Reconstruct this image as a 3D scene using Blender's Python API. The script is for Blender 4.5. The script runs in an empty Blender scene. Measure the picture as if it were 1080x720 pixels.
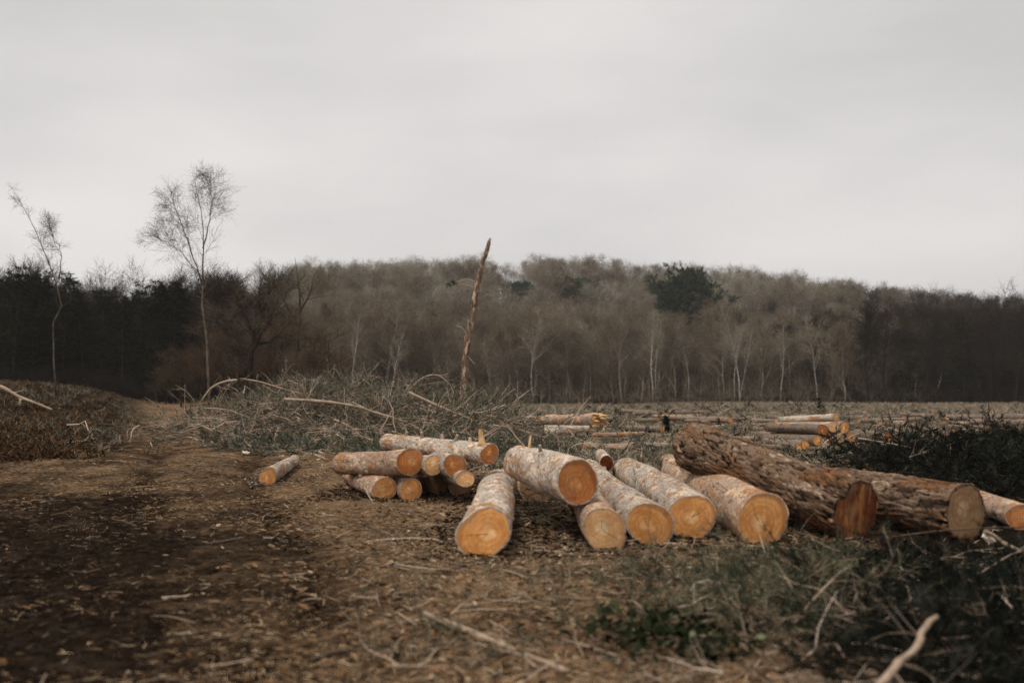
import bpy, math, random
import numpy as np
from mathutils import Vector, Matrix

sc = bpy.context.scene
COL = sc.collection
R = math.radians
rng = np.random.default_rng(11)

# ------------------------------------------------------------------ camera
F = 1050.0; CX, CY = 540.0, 360.0; HOR = 395.0; CAMH = 1.45
PITCH = math.atan((HOR - CY) / F)
cam_d = bpy.data.cameras.new('camera'); cam = bpy.data.objects.new('camera', cam_d); COL.objects.link(cam)
cam_d.sensor_width = 36; cam_d.lens = 36 * F / 1080; cam_d.clip_end = 3000; cam_d.clip_start = .05
cam.location = (0, 0, CAMH); cam.rotation_euler = (math.pi/2 + PITCH, 0, 0)
cam_d.dof.use_dof = True; cam_d.dof.focus_distance = 17; cam_d.dof.aperture_fstop = 1.15
sc.camera = cam

def ray(px, py):
    x = (px - CX)/F; y = (CY - py)/F
    c, s = math.cos(PITCH), math.sin(PITCH)
    return np.array([x, c - s*y, s + c*y])
def at(px, py, Y):
    """point seen at a pixel of the photograph, Y metres ahead"""
    d = ray(px, py); return np.array([0, 0, CAMH]) + d*(Y/d[1])

# ------------------------------------------------------------------ noise
def _h(i, j, k, seed):
    n = (i*374761393 + j*668265263 + k*2147483647 + seed*974634777) & 0xffffffff
    n = ((n ^ (n >> 13))*1274126177) & 0xffffffff
    n = ((n ^ (n >> 16))*2246822519) & 0xffffffff
    return ((n ^ (n >> 15)) & 0xffffff)/float(0xffffff)
def vnoise(p, seed=0):
    p = np.asarray(p, float); b = np.floor(p).astype(np.int64); f = p - b; f = f*f*(3 - 2*f)
    i, j, k = b[..., 0], b[..., 1], b[..., 2]; x, y, z = f[..., 0], f[..., 1], f[..., 2]
    l = lambda a, c, t: a + (c - a)*t
    a = l(l(_h(i, j, k, seed), _h(i+1, j, k, seed), x), l(_h(i, j+1, k, seed), _h(i+1, j+1, k, seed), x), y)
    c = l(l(_h(i, j, k+1, seed), _h(i+1, j, k+1, seed), x), l(_h(i, j+1, k+1, seed), _h(i+1, j+1, k+1, seed), x), y)
    return l(a, c, z)*2 - 1
def fbm(p, o=4, seed=0):
    p = np.asarray(p, float); v = 0; a = .5
    for q in range(o):
        v = v + a*vnoise(p, seed + q*17); p = p*2.03 + 11.7; a *= .5
    return v
def S(t):
    t = np.clip(t, 0, 1); return t*t*(3 - 2*t)
def p3(x, y, s, z=0.0):
    return np.stack([np.asarray(x)*s, np.asarray(y)*s, np.full(np.shape(x), z)], -1)

# ------------------------------------------------------------------ terrain
SKY_PX = np.array([-600, 0, 150, 330, 420, 520, 600, 680, 760, 850, 940, 1030, 1080, 1700], float)
SKY_PY = 5 + np.array([300, 292, 290, 288, 283, 279, 277, 282, 286, 297, 305, 316, 316, 322], float)
RIDGE = 240.0
def g_macro(x, y):
    x = np.asarray(x, float); y = np.asarray(y, float)
    z = -0.0164*np.maximum(0, y - 15)*S((y - 12)/10)
    z = np.maximum(z, -1.9)
    rise = 1.5*S((-x - 6)/17)*S((y - 12)/26)
    z = z + rise
    xp = -4.6 - (y - 15)*.375                                   # the track
    z = z - .75*np.exp(-((x - xp)/3.2)**2)*S((y - 22)/25)*S((95 - y)/25)
    ys = np.maximum(y, 30); px = np.clip(CX + F*x/ys, -600, 1700)
    top = CAMH + RIDGE*(HOR - np.interp(px, SKY_PX, SKY_PY))/F - 7.6
    z = z + (top - z)*S((y - 95)/(RIDGE - 95))
    return z
def mound(x, y, cx, cy, sx, sy, h):
    return h*np.exp(-(np.abs((x - cx)/sx)**2.6 + np.abs((y - cy)/sy)**2.6))
def piles(x, y):
    z = mound(x, y, -4.7, 27, 3.4, 2.8, .8)
    z = np.maximum(z, mound(x, y, -1.9, 25, 2.0, 2.6, .42))
    z = np.maximum(z, mound(x, y, 8.4, 15.2, 2.9, 2.0, .26))
    z = np.maximum(z, mound(x, y, 2.9, 5.8, 1.8, .9, .08))
    return z
def gz(x, y):
    x = np.asarray(x, float); y = np.asarray(y, float)
    near = S((60 - y)/40)
    z = g_macro(x, y) + piles(x, y)
    z = z + near*(.09*fbm(p3(x, y, .55), 3, 3) + .035*fbm(p3(x, y, 2.7), 3, 5)) + (1 - near)*.5*fbm(p3(x, y, .05), 3, 8)
    flat = np.exp(-(((x - .8)/2.6)**4 + ((y - 10.5)/4)**4))          # the ground the logs lie on
    z = z*(1 - .75*flat*(y < 20))
    return z
def gz1(x, y): return float(gz(np.array([x]), np.array([y]))[0])
def ground_at(px, py):
    d = ray(px, py); t = np.geomspace(3, 200, 1500)
    P = np.array([0, 0, CAMH]) + d*t[:, None]
    hit = np.nonzero(P[:, 2] < gz(P[:, 0], P[:, 1]))[0]
    return P[hit[0] if len(hit) else -1]

# ------------------------------------------------------------------ mesh helpers
def mk_mesh(name, V, T=None, Q=None, smooth=True, attrs=None, mat=None):
    V = np.asarray(V, np.float32).reshape(-1, 3)
    T = np.zeros((0, 3), np.int32) if T is None else np.asarray(T, np.int32).reshape(-1, 3)
    Q = np.zeros((0, 4), np.int32) if Q is None else np.asarray(Q, np.int32).reshape(-1, 4)
    me = bpy.data.meshes.new(name)
    me.vertices.add(len(V)); me.vertices.foreach_set('co', V.ravel())
    nl = T.size + Q.size; me.loops.add(nl)
    me.loops.foreach_set('vertex_index', np.concatenate([T.ravel(), Q.ravel()]).astype(np.int32))
    n = len(T) + len(Q); me.polygons.add(n)
    st = np.concatenate([np.arange(len(T))*3, len(T)*3 + np.arange(len(Q))*4]).astype(np.int32)
    me.polygons.foreach_set('loop_start', st)
    me.polygons.foreach_set('use_smooth', np.full(n, smooth))
    for k, a in (attrs or {}).items():
        at_ = me.attributes.new(k, 'FLOAT', 'POINT'); at_.data.foreach_set('value', np.asarray(a, np.float32).ravel())
    me.update(calc_edges=True); me.validate()
    if mat: me.materials.append(mat)
    return me
def link(name, me, parent=None):
    o = bpy.data.objects.new(name, me); COL.objects.link(o)
    if parent: o.parent = parent
    return o
def tag(o, label=None, cat=None, group=None, kind=None):
    if label: o['label'] = label
    if cat: o['category'] = cat
    if group: o['group'] = group
    if kind: o['kind'] = kind
    return o
def empty(name, loc):
    o = bpy.data.objects.new(name, None); COL.objects.link(o); o.location = loc; return o
def nrm(v): return v/np.maximum(np.linalg.norm(v, axis=-1, keepdims=True), 1e-9)

class Acc:
    def __init__(s): s.V = []; s.T = []; s.Q = []; s.A = []; s.n = 0
    def add(s, V, T=None, Q=None, rnd=None):
        V = np.asarray(V).reshape(-1, 3)
        if T is not None: s.T.append(np.asarray(T).reshape(-1, 3) + s.n)
        if Q is not None: s.Q.append(np.asarray(Q).reshape(-1, 4) + s.n)
        s.A.append(np.broadcast_to(np.asarray(.5 if rnd is None else rnd, float).ravel(), (len(V),)) if np.size(rnd) in (1,) or rnd is None else np.asarray(rnd).ravel())
        s.V.append(V); s.n += len(V)
    def tubes(s, P, rad, k=4, rnd=None, cap=True):
        """P (M,N,3) polylines with radii (M,N)"""
        P = np.asarray(P, float); M, N, _ = P.shape
        t = np.empty_like(P); t[:, 1:-1] = P[:, 2:] - P[:, :-2]; t[:, 0] = P[:, 1] - P[:, 0]; t[:, -1] = P[:, -1] - P[:, -2]
        t = nrm(t); ref = np.where(np.abs(t[:, :1, 2:3]) > .8, np.array([1., 0, 0]), np.array([0., 0, 1]))
        u = nrm(np.cross(t, np.broadcast_to(ref, t.shape))); v = np.cross(t, u)
        a = np.arange(k)*2*math.pi/k
        V = P[:, :, None] + rad[:, :, None, None]*(np.cos(a)[None, None, :, None]*u[:, :, None] + np.sin(a)[None, None, :, None]*v[:, :, None])
        idx = np.arange(M*N*k).reshape(M, N, k); r = np.roll(idx, -1, 2)
        Q = np.stack([idx[:, :-1], r[:, :-1], r[:, 1:], idx[:, 1:]], -1).reshape(-1, 4)
        rr = None if rnd is None else np.repeat(np.broadcast_to(rnd, (M,)), N*k)
        T = None
        if cap and k > 3:
            e = np.concatenate([idx[:, -1], idx[:, 0, ::-1]], 0)
            T = np.concatenate([np.stack([e[:, 0], e[:, q], e[:, q+1]], -1) for q in range(1, k-1)])
        s.add(V, T, Q, rr)
    def blades(s, B, D, w, rnd=None, bend=None):
        """thin triangular blades from B along D (M,3), width w"""
        M = len(B); side = nrm(np.cross(D, rng.normal(size=(M, 3))))*np.broadcast_to(w, (M,))[:, None]*.5
        if bend is None:
            V = np.stack([B - side, B + side, B + D], 1)
            s.add(V, np.arange(M*3).reshape(M, 3), None, None if rnd is None else np.repeat(rnd, 3))
        else:
            mid = B + D*.55; tip = B + D + bend
            V = np.stack([B - side, B + side, mid + side*.8, mid - side*.8, tip], 1); i = np.arange(M)[:, None]*5
            s.add(V, i + np.array([3, 2, 4]), i + np.array([0, 1, 2, 3]), None if rnd is None else np.repeat(rnd, 5))
    def mesh(s, name, mat, smooth=False):
        return mk_mesh(name, np.concatenate(s.V), np.concatenate(s.T) if s.T else None, np.concatenate(s.Q) if s.Q else None,
                       smooth, {'rnd': np.concatenate(s.A)}, mat)

# ------------------------------------------------------------------ materials
class NT:
    def __init__(s, name):
        s.m = bpy.data.materials.new(name); s.m.use_nodes = True; s.t = s.m.node_tree; s.n = s.t.nodes
        s.b = s.n['Principled BSDF']; s.b.inputs['Specular IOR Level'].default_value = 0; s.b.inputs['Roughness'].default_value = .85
    def N(s, typ, **kw):
        n = s.n.new(typ)
        for k, v in kw.items(): setattr(n, k, v)
        return n
    def L(s, a, b): s.t.links.new(a, b)
    def noise(s, vec, scale, det=5, rough=.6, dist=0):
        n = s.N('ShaderNodeTexNoise'); n.inputs['Scale'].default_value = scale; n.inputs['Detail'].default_value = det
        n.inputs['Roughness'].default_value = rough; n.inputs['Distortion'].default_value = dist
        if vec is not None: s.L(vec, n.inputs['Vector'])
        return n.outputs['Fac']
    def ramp(s, fac, stops):
        n = s.N('ShaderNodeValToRGB'); e = n.color_ramp.elements
        while len(e) < len(stops): e.new(.5)
        for q, (p, c) in zip(e, stops): q.position = p; q.color = (*c, 1) if len(c) == 3 else c
        s.L(fac, n.inputs['Fac']); return n.outputs['Color']
    def mix(s, f, a, b, typ='MIX'):
        n = s.N('ShaderNodeMix', data_type='RGBA', blend_type=typ)
        for sock, v in ((n.inputs[0], f), (n.inputs[6], a), (n.inputs[7], b)):
            if isinstance(v, (int, float)): sock.default_value = v
            elif isinstance(v, tuple): sock.default_value = (*v, 1)
            else: s.L(v, sock)
        return n.outputs[2]
    def math(s, op, a, b=0.0):
        n = s.N('ShaderNodeMath', operation=op)
        for sock, v in ((n.inputs[0], a), (n.inputs[1], b)):
            if isinstance(v, (int, float)): sock.default_value = v
            else: s.L(v, sock)
        return n.outputs[0]
    def attr(s, name): return s.N('ShaderNodeAttribute', attribute_name=name).outputs['Fac']
    def obj(s): return s.N('ShaderNodeTexCoord').outputs['Object']
    def mapped(s, vec, scale):
        n = s.N('ShaderNodeMapping'); n.inputs['Scale'].default_value = scale; s.L(vec, n.inputs['Vector']); return n.outputs[0]
    def bump(s, h, strength, dist):
        n = s.N('ShaderNodeBump'); n.inputs['Strength'].default_value = strength; n.inputs['Distance'].default_value = dist
        s.L(h, n.inputs['Height']); s.L(n.outputs[0], s.b.inputs['Normal'])
    def out(s, col, rough=None):
        s.L(col, s.b.inputs['Base Color'])
        if rough is not None: s.b.inputs['Roughness'].default_value = rough
        return s.m
BLK = (0, 0, 0); WHT = (1, 1, 1)

def m_ground():
    s = NT('forest floor'); g = s.N('ShaderNodeNewGeometry').outputs['Position']
    n1 = s.noise(g, 1.3, 6, .65); n2 = s.noise(g, 9, 6, .7); n3 = s.noise(g, 42, 4, .7); n4 = s.noise(g, .8, 5, .65)
    tan = s.ramp(n2, [(.25, (.05, .032, .02)), (.45, (.19, .12, .07)), (.6, (.3, .2, .12)), (.8, (.42, .3, .195))])
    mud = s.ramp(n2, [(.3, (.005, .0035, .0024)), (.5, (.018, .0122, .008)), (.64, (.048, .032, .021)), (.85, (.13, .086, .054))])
    grn = s.ramp(n2, [(.3, (.065, .05, .034)), (.5, (.17, .135, .096)), (.75, (.33, .265, .19))])
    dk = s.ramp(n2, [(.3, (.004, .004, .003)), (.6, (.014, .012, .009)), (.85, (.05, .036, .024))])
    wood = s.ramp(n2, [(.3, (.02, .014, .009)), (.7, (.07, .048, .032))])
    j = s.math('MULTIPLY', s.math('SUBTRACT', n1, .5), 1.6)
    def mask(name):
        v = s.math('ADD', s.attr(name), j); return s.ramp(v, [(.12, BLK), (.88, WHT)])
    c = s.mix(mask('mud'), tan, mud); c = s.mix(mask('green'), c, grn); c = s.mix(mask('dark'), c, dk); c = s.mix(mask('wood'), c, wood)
    c = s.mix(s.ramp(n3, [(.36, WHT), (.5, BLK)]), c, s.mix(.55, c, (.01, .007, .005)))
    c = s.mix(s.ramp(n4, [(.46, BLK), (.62, (.75, .75, .75))]), c, s.mix(.62, c, (.02, .014, .01)))
    h = s.math('ADD', n2, s.math('MULTIPLY', n3, .5)); s.bump(h, .9, .05)
    return s.out(c, .95)

def m_rnd(name, stops, rough=.8, spec=0, objvar=0.0):
    s = NT(name); c = s.ramp(s.attr('rnd'), stops)
    if objvar:
        oi = s.N('ShaderNodeObjectInfo').outputs['Random']
        hv = s.N('ShaderNodeHueSaturation'); s.L(c, hv.inputs['Color'])
        s.L(s.math('ADD', s.math('MULTIPLY', oi, objvar*2), 1 - objvar), hv.inputs['Value']); c = hv.outputs[0]
    s.b.inputs['Specular IOR Level'].default_value = spec
    return s.out(c, rough)

def m_bark_pine(name, base, flake, pale, dark, palecut=.62):
    """thin flaky bark; relief = height of the flakes"""
    s = NT(name); o = s.obj(); st = s.mapped(o, (1, 1, .35))
    n1 = s.noise(st, 7, 6, .65); n2 = s.noise(st, 26, 5, .7); n3 = s.noise(s.mapped(o, (1, 1, .5)), 3.2, 4, .6); n4 = s.noise(st, 70, 3, .7)
    cell = s.math('ADD', s.attr('cell'), s.math('MULTIPLY', s.math('SUBTRACT', n2, .5), .7))
    lt = tuple(min(1, v*1.35) for v in base)
    c = s.ramp(cell, [(.12, tuple(v*.5 for v in base)), (.3, base), (.5, lt), (.66, tuple(v*.8 for v in base)), (.85, lt)])
    c = s.mix(s.ramp(s.math('ADD', s.math('MULTIPLY', cell, .5), s.math('MULTIPLY', n3, .6)), [(.6, BLK), (.67, WHT)]), c, s.ramp(n2, [(.3, tuple(v*.45 for v in flake)), (.6, flake)]))
    c = s.mix(s.ramp(s.math('ADD', s.math('MULTIPLY', cell, -.35), s.math('ADD', n1, .17)), [(palecut, BLK), (palecut + .05, WHT)]), c, s.mix(n4, pale, tuple(v*.7 for v in pale)))
    c = s.mix(s.ramp(n4, [(.36, (.85, .85, .85)), (.49, BLK)]), c, s.mix(.6, base, dark))
    c = s.mix(s.ramp(s.attr('relief'), [(.18, (.75, .75, .75)), (.42, BLK)]), c, dark)
    oi = s.N('ShaderNodeObjectInfo').outputs['Random']
    hv = s.N('ShaderNodeHueSaturation'); s.L(c, hv.inputs['Color']); s.L(s.math('ADD', s.math('MULTIPLY', oi, .35), .82), hv.inputs['Value'])
    s.bump(s.math('ADD', n2, s.math('MULTIPLY', n4, .4)), .8, .012)
    return s.out(hv.outputs[0], .85)

def m_bark_rough(name):
    s = NT(name); o = s.obj(); st = s.mapped(o, (1, 1, .25))
    n2 = s.noise(st, 22, 6, .7); n1 = s.noise(s.mapped(o, (1, 1, .5)), 3.1, 4, .6); n4 = s.noise(st, 60, 4, .7); n5 = s.noise(o, 5.2, 3, .5)
    cell = s.math('ADD', s.attr('cell'), s.math('MULTIPLY', s.math('SUBTRACT', n2, .5), .9))
    c = s.ramp(cell, [(.05, (.042, .026, .018)), (.3, (.125, .08, .053)), (.5, (.24, .168, .12)), (.68, (.16, .098, .06)), (.9, (.42, .32, .24))])
    c = s.mix(s.ramp(s.math('ADD', n1, s.math('MULTIPLY', cell, .15)), [(.57, BLK), (.7, WHT)]), c, s.ramp(n2, [(.3, (.05, .026, .014)), (.5, (.17, .085, .042)), (.75, (.36, .19, .1))]))
    c = s.mix(s.ramp(n5, [(.7, BLK), (.72, WHT)]), c, (.5, .31, .19))
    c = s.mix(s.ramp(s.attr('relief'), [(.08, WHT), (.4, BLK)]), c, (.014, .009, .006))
    c = s.mix(s.ramp(n4, [(.36, (.85, .85, .85)), (.48, BLK)]), c, (.03, .019, .013))
    s.bump(s.math('ADD', n2, s.math('MULTIPLY', n4, .5)), 1, .02)
    return s.out(c, .9)

def m_cut(name, heart, mid, ring, sap, freq=95, streak=None):
    s = NT(name); o = s.obj(); sep = s.N('ShaderNodeSeparateXYZ')
    wob = s.noise(s.mapped(o, (1, 1, 0)), 9, 4, .6); s.L(o, sep.inputs[0])
    oi = s.N('ShaderNodeObjectInfo').outputs['Random']
    ox = s.math('ADD', sep.outputs[0], s.math('MULTIPLY', s.math('SUBTRACT', oi, .5), .07)); oy = s.math('ADD', sep.outputs[1], s.math('MULTIPLY', s.math('SUBTRACT', s.math('FRACT', s.math('MULTIPLY', oi, 7.13)), .5), .07))
    r = s.math('SQRT', s.math('ADD', s.math('MULTIPLY', ox, ox), s.math('MULTIPLY', oy, oy)))
    r = s.math('ADD', r, s.math('MULTIPLY', s.math('SUBTRACT', wob, .5), .055))
    rr = s.math('DIVIDE', r, s.attr('rim'))
    c = s.ramp(rr, [(.0, heart), (.12, heart), (.24, heart), (.32, mid), (.42, ring), (.47, mid), (.62, ring), (.72, mid), (.78, ring), (.86, sap), (.96, ring), (1, tuple(v*.5 for v in ring))])
    w = s.math('SINE', s.math('ADD', s.math('MULTIPLY', r, freq*6.3), s.math('MULTIPLY', wob, 5)))
    c = s.mix(s.math('MULTIPLY', s.math('MULTIPLY', s.math('ADD', w, 1), s.ramp(rr, [(.1, BLK), (.35, WHT)])), .25), c, tuple(v*.6 for v in ring))
    saw = s.noise(s.mapped(o, (60, 3, 1)), 1.5, 4, .6)
    c = s.mix(s.ramp(saw, [(.45, BLK), (.75, (.35, .35, .35))]), c, tuple(min(1, v*1.2) for v in heart))
    ov = s.N('ShaderNodeVectorMath', operation='ADD'); s.L(s.mapped(o, (1, 1, 0)), ov.inputs[0]); s.L(s.math('MULTIPLY', oi, 37), ov.inputs[1])
    st = s.noise(ov.outputs[0], 8, 6, .7); st2 = s.noise(ov.outputs[0], 24, 4, .6)
    c = s.mix(s.ramp(st, [(.4, BLK), (.62, (.9, .9, .9))]), c, s.mix(.4, ring, tuple(v*.4 for v in ring)))
    c = s.mix(s.ramp(st2, [(.66, BLK), (.74, (.8, .8, .8))]), c, (.07, .032, .014))
    for q_, (ka, wd) in enumerate(((6.28, .0026), (17.1, .0018), (29.3, .0022))):
        al = s.math('ADD', s.math('MULTIPLY', oi, ka), q_*2.1 + .4); sn = s.math('SINE', al); cs = s.math('COSINE', al)
        dl = s.math('ABSOLUTE', s.math('ADD', s.math('SUBTRACT', s.math('MULTIPLY', ox, sn), s.math('MULTIPLY', oy, cs)), s.math('MULTIPLY', s.math('SUBTRACT', wob, .5), .03)))
        along = s.math('ADD', s.math('MULTIPLY', ox, cs), s.math('MULTIPLY', oy, sn))
        ln_ = s.math('MULTIPLY', s.math('LESS_THAN', dl, wd), s.math('MULTIPLY', s.math('GREATER_THAN', along, 0.004), s.math('LESS_THAN', rr, .45 + .2*q_)))
        c = s.mix(s.math('MULTIPLY', ln_, .75), c, (.07, .03, .012))
    gw = s.noise(ov.outputs[0], 4.5, 4, .6)
    c = s.mix(s.ramp(gw, [(.5, BLK), (.72, (.5, .5, .5))]), c, (.3, .2, .12))
    if streak:
        sv = s.noise(s.mapped(ov.outputs[0], (22, 3.5, 1)), 1.0, 5, .65, .6)
        c = s.mix(s.ramp(sv, [(.5, BLK), (.66, WHT)]), c, streak); c = s.mix(s.ramp(sv, [(.28, WHT), (.4, BLK)]), c, (.03, .01, .004))
    hv = s.N('ShaderNodeHueSaturation'); s.L(c, hv.inputs['Color']); s.L(s.math('ADD', s.math('MULTIPLY', oi, .42), .78), hv.inputs['Value'])
    s.bump(s.math('ADD', saw, st), .5, .006)
    s.b.inputs['Specular IOR Level'].default_value = .25
    return s.out(hv.outputs[0], .7)

def m_wood_pole(name, a, b, rough=.85):
    s = NT(name); o = s.obj(); n = s.noise(o, 14, 5, .7); n2 = s.noise(o, 3, 4, .6)
    c = s.ramp(n, [(.3, a), (.7, b)]); c = s.mix(s.ramp(n2, [(.5, BLK), (.7, (.6, .6, .6))]), c, tuple(v*.45 for v in a))
    s.bump(n, .6, .01); return s.out(c, rough)

def m_tree(name, a, b, var=.25, scale=3):
    s = NT(name); o = s.obj(); n = s.noise(o, scale, 5, .65); c = s.ramp(n, [(.35, a), (.65, b)])
    oi = s.N('ShaderNodeObjectInfo').outputs['Random']; hv = s.N('ShaderNodeHueSaturation'); s.L(c, hv.inputs['Color'])
    s.L(s.math('ADD', s.math('MULTIPLY', oi, 2*var), 1 - var), hv.inputs['Value']); return s.out(hv.outputs[0], .9)

M = {}
M['ground'] = m_ground()
M['pine'] = m_bark_pine('thin grey pine bark', (.37, .318, .27), (.42, .225, .105), (.8, .64, .5), (.07, .048, .034), .55)
M['weathered'] = m_bark_pine('weathered grey pine bark', (.2, .16, .13), (.27, .16, .09), (.42, .33, .26), (.05, .034, .024), .6)
M['rough'] = m_bark_rough('deep furrowed pine bark')
M['redbark'] = m_bark_pine('orange flaky pine bark', (.33, .24, .18), (.46, .22, .09), (.72, .52, .36), (.055, .03, .018), .56)
M['cut'] = m_cut('fresh sawn pine', (.86, .53, .255), (.82, .41, .145), (.62, .25, .062), (.78, .42, .17), 60)
M['cut_pale'] = m_cut('pale sawn pine', (.84, .60, .36), (.80, .50, .25), (.66, .34, .135), (.80, .53, .29), 60)
M['cut_orange'] = m_cut('deep orange sawn pine', (.74, .36, .13), (.63, .24, .065), (.4, .125, .026), (.56, .23, .07), 60)
M['cut_red'] = m_cut('dark red sawn pine', (.38, .14, .045), (.29, .085, .022), (.15, .038, .01), (.22, .07, .022), 60, (.52, .22, .06))
M['cut_grey'] = m_cut('weathered sawn pine', (.56, .36, .205), (.47, .275, .14), (.28, .145, .062), (.4, .235, .12))
M['rot'] = m_wood_pole('rotten heartwood', (.035, .01, .005), (.14, .04, .015))
M['splinter'] = m_wood_pole('torn pale wood', (.5, .29, .13), (.75, .52, .3))
M['pole'] = m_wood_pole('bare tan branch', (.24, .17, .115), (.46, .36, .27))
M['pole_dk'] = m_wood_pole('dark bark branch', (.05, .035, .025), (.15, .105, .075))
M['chip'] = m_wood_pole('fresh wood chip', (.6, .47, .34), (.85, .73, .6))
M['snag'] = m_bark_pine('peeling snag bark', (.12, .08, .055), (.18, .105, .058), (.56, .43, .31), (.022, .014, .01), .56)
M['twig_grey'] = m_tree('grey brown twigs', (.185, .16, .122), (.36, .312, .245))  # lightened so the far crowns carry distance haze in their colour
M['twig_birch'] = m_tree('dark birch twigs', (.045, .035, .03), (.09, .07, .058))
M['twig_brown'] = m_tree('brown twigs', (.108, .084, .058), (.22, .177, .127))
M['twig_rust'] = m_tree('rust brown twigs', (.05, .033, .022), (.12, .08, .052))
M['twig_dark'] = m_tree('dark alder twigs', (.022, .017, .013), (.05, .038, .03), .35)  # darker copy of the bare twigs: shade of the side woods put into colour
M['trunk_grey'] = m_tree('grey tree bark', (.12, .098, .074), (.3, .255, .2))
M['trunk_birch'] = m_tree('white birch bark', (.16, .13, .105), (.5, .45, .4), .2, 5)
M['trunk_tan'] = m_tree('tan birch bark', (.05, .038, .03), (.19, .15, .118), .1, 4)
M['trunk_dark'] = m_tree('dark tree bark', (.02, .015, .011), (.045, .034, .026))
M['conifer'] = m_rnd('dark conifer needles', [(0, (.005, .006, .0035)), (.6, (.0125, .0145, .0085)), (1, (.033, .036, .021))], .8, 0, .35)  # near black: darkening at the frame sides is worked into the needle colour
M['pine_green'] = m_rnd('scots pine needles', [(0, (.022, .034, .02)), (.6, (.042, .062, .036)), (1, (.075, .1, .062))], .75, .12, .2)
M['needle'] = m_rnd('cut pine needles', [(0, (.03, .035, .024)), (.5, (.085, .094, .068)), (.8, (.15, .155, .115)), (1, (.32, .27, .19))], .6, 0)
M['needle_near'] = m_rnd('blue green pine needles', [(0, (.017, .021, .013)), (.45, (.062, .071, .043)), (.72, (.14, .145, .095)), (.86, (.2, .15, .09)), (1, (.3, .22, .14))], .55, 0)
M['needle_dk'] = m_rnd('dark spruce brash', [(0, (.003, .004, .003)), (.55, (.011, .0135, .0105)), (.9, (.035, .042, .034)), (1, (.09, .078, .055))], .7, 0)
M['straw'] = m_rnd('dry grass and needles', [(0, (.1, .056, .028)), (.4, (.26, .155, .08)), (.8, (.43, .295, .175)), (1, (.58, .45, .3))], .75, 0)
M['leaf'] = m_rnd('dead leaves', [(0, (.035, .02, .012)), (.5, (.13, .068, .034)), (.85, (.25, .14, .072)), (1, (.42, .32, .22))], .75, 0)
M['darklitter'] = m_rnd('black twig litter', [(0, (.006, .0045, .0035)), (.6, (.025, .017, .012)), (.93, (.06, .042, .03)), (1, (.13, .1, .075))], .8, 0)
M['grass'] = m_rnd('rough winter grass', [(0, (.075, .066, .048)), (.4, (.17, .145, .105)), (.75, (.3, .245, .175)), (1, (.5, .395, .285))], .75, 0)
M['bracken'] = m_rnd('dead bracken', [(0, (.02, .012, .007)), (.5, (.06, .034, .017)), (1, (.14, .085, .045))], .8, 0)
M['ivy'] = m_rnd('bramble leaves', [(0, (.006, .009, .004)), (.6, (.018, .024, .011)), (.9, (.045, .055, .026)), (1, (.17, .18, .1))], .55, 0)
M['paletwig'] = m_rnd('pale bare twigs', [(0, (.16, .115, .08)), (.5, (.36, .275, .205)), (1, (.62, .5, .4))], .8, 0)
M['twiglit'] = m_rnd('pale twig litter', [(0, (.08, .055, .036)), (.5, (.2, .145, .1)), (1, (.4, .31, .23))], .8, 0)

# ------------------------------------------------------------------ ground sheet
def axis(segs):
    out = []
    for a, b, st in segs: out.append(np.arange(a, b, st))
    return np.concatenate(out + [np.array([segs[-1][1]])])
def geo(a, b, s0, g):
    out = [a]; s = s0
    while out[-1] < b: out.append(out[-1] + s); s *= g
    out[-1] = b; return np.array(out)
gx = np.concatenate([-geo(6, 330, .09, 1.045)[::-1], np.arange(-5.95, 5.96, .045), geo(6, 330, .09, 1.045)])
gy = np.concatenate([np.arange(-40, 0, 4.), np.arange(0, 3.6, .4), np.arange(3.6, 11, .045), geo(11, 420, .07, 1.022)])
X, Y = np.meshgrid(gx, gy)
Z = gz(X, Y)
d = np.hypot(X, Y)
fine = S((22 - d)/12)
Z = Z + fine*(.018*fbm(p3(X, Y, 7), 3, 21) + .011*fbm(p3(X, Y, 19), 2, 22))
TRK = -2.0 - np.maximum(0, Y - 6)*.29; rut = sum(np.exp(-((X - TRK - o_ + .12*np.sin(Y*.5 + o_))/.24)**2) for o_ in (-.8, .8))*S((45 - Y)/20)
Z = Z - .06*rut*S((40 - Y)/20)
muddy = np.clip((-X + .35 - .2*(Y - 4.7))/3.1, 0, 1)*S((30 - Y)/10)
Z = Z + fine*muddy*.06*np.abs(fbm(p3(X, Y, 3.1), 3, 31))
PXg = CX + F*X/np.maximum(Y, 1)
mud = 1.2*muddy*(.3 + .7*S((17 - Y)/11))  # dark track soil, plus frame-edge darkening put into the ground colour
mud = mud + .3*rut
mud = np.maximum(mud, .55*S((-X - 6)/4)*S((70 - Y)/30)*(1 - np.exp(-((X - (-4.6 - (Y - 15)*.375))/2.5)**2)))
green = .8*S((X + 1.5 - .0*Y)/3)*S((Y - 14)/4)*S((108 - Y)/6)*1.15
dark = 1.0*S((X - (1.25 + .33*(Y - 4.7)))/1.0)*S((16.5 - Y)/4)  # soil blackens to the right: corner darkening painted into the colour
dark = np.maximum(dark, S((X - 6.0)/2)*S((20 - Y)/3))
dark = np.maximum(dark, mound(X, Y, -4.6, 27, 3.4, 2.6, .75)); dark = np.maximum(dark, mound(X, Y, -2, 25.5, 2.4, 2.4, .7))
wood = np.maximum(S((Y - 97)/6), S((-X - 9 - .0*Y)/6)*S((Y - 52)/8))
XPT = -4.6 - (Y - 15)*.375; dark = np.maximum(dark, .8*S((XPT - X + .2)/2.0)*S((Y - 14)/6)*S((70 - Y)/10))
ny, nx = X.shape; idx = np.arange(ny*nx).reshape(ny, nx)
Qg = np.stack([idx[:-1, :-1], idx[:-1, 1:], idx[1:, 1:], idx[1:, :-1]], -1).reshape(-1, 4)
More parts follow.
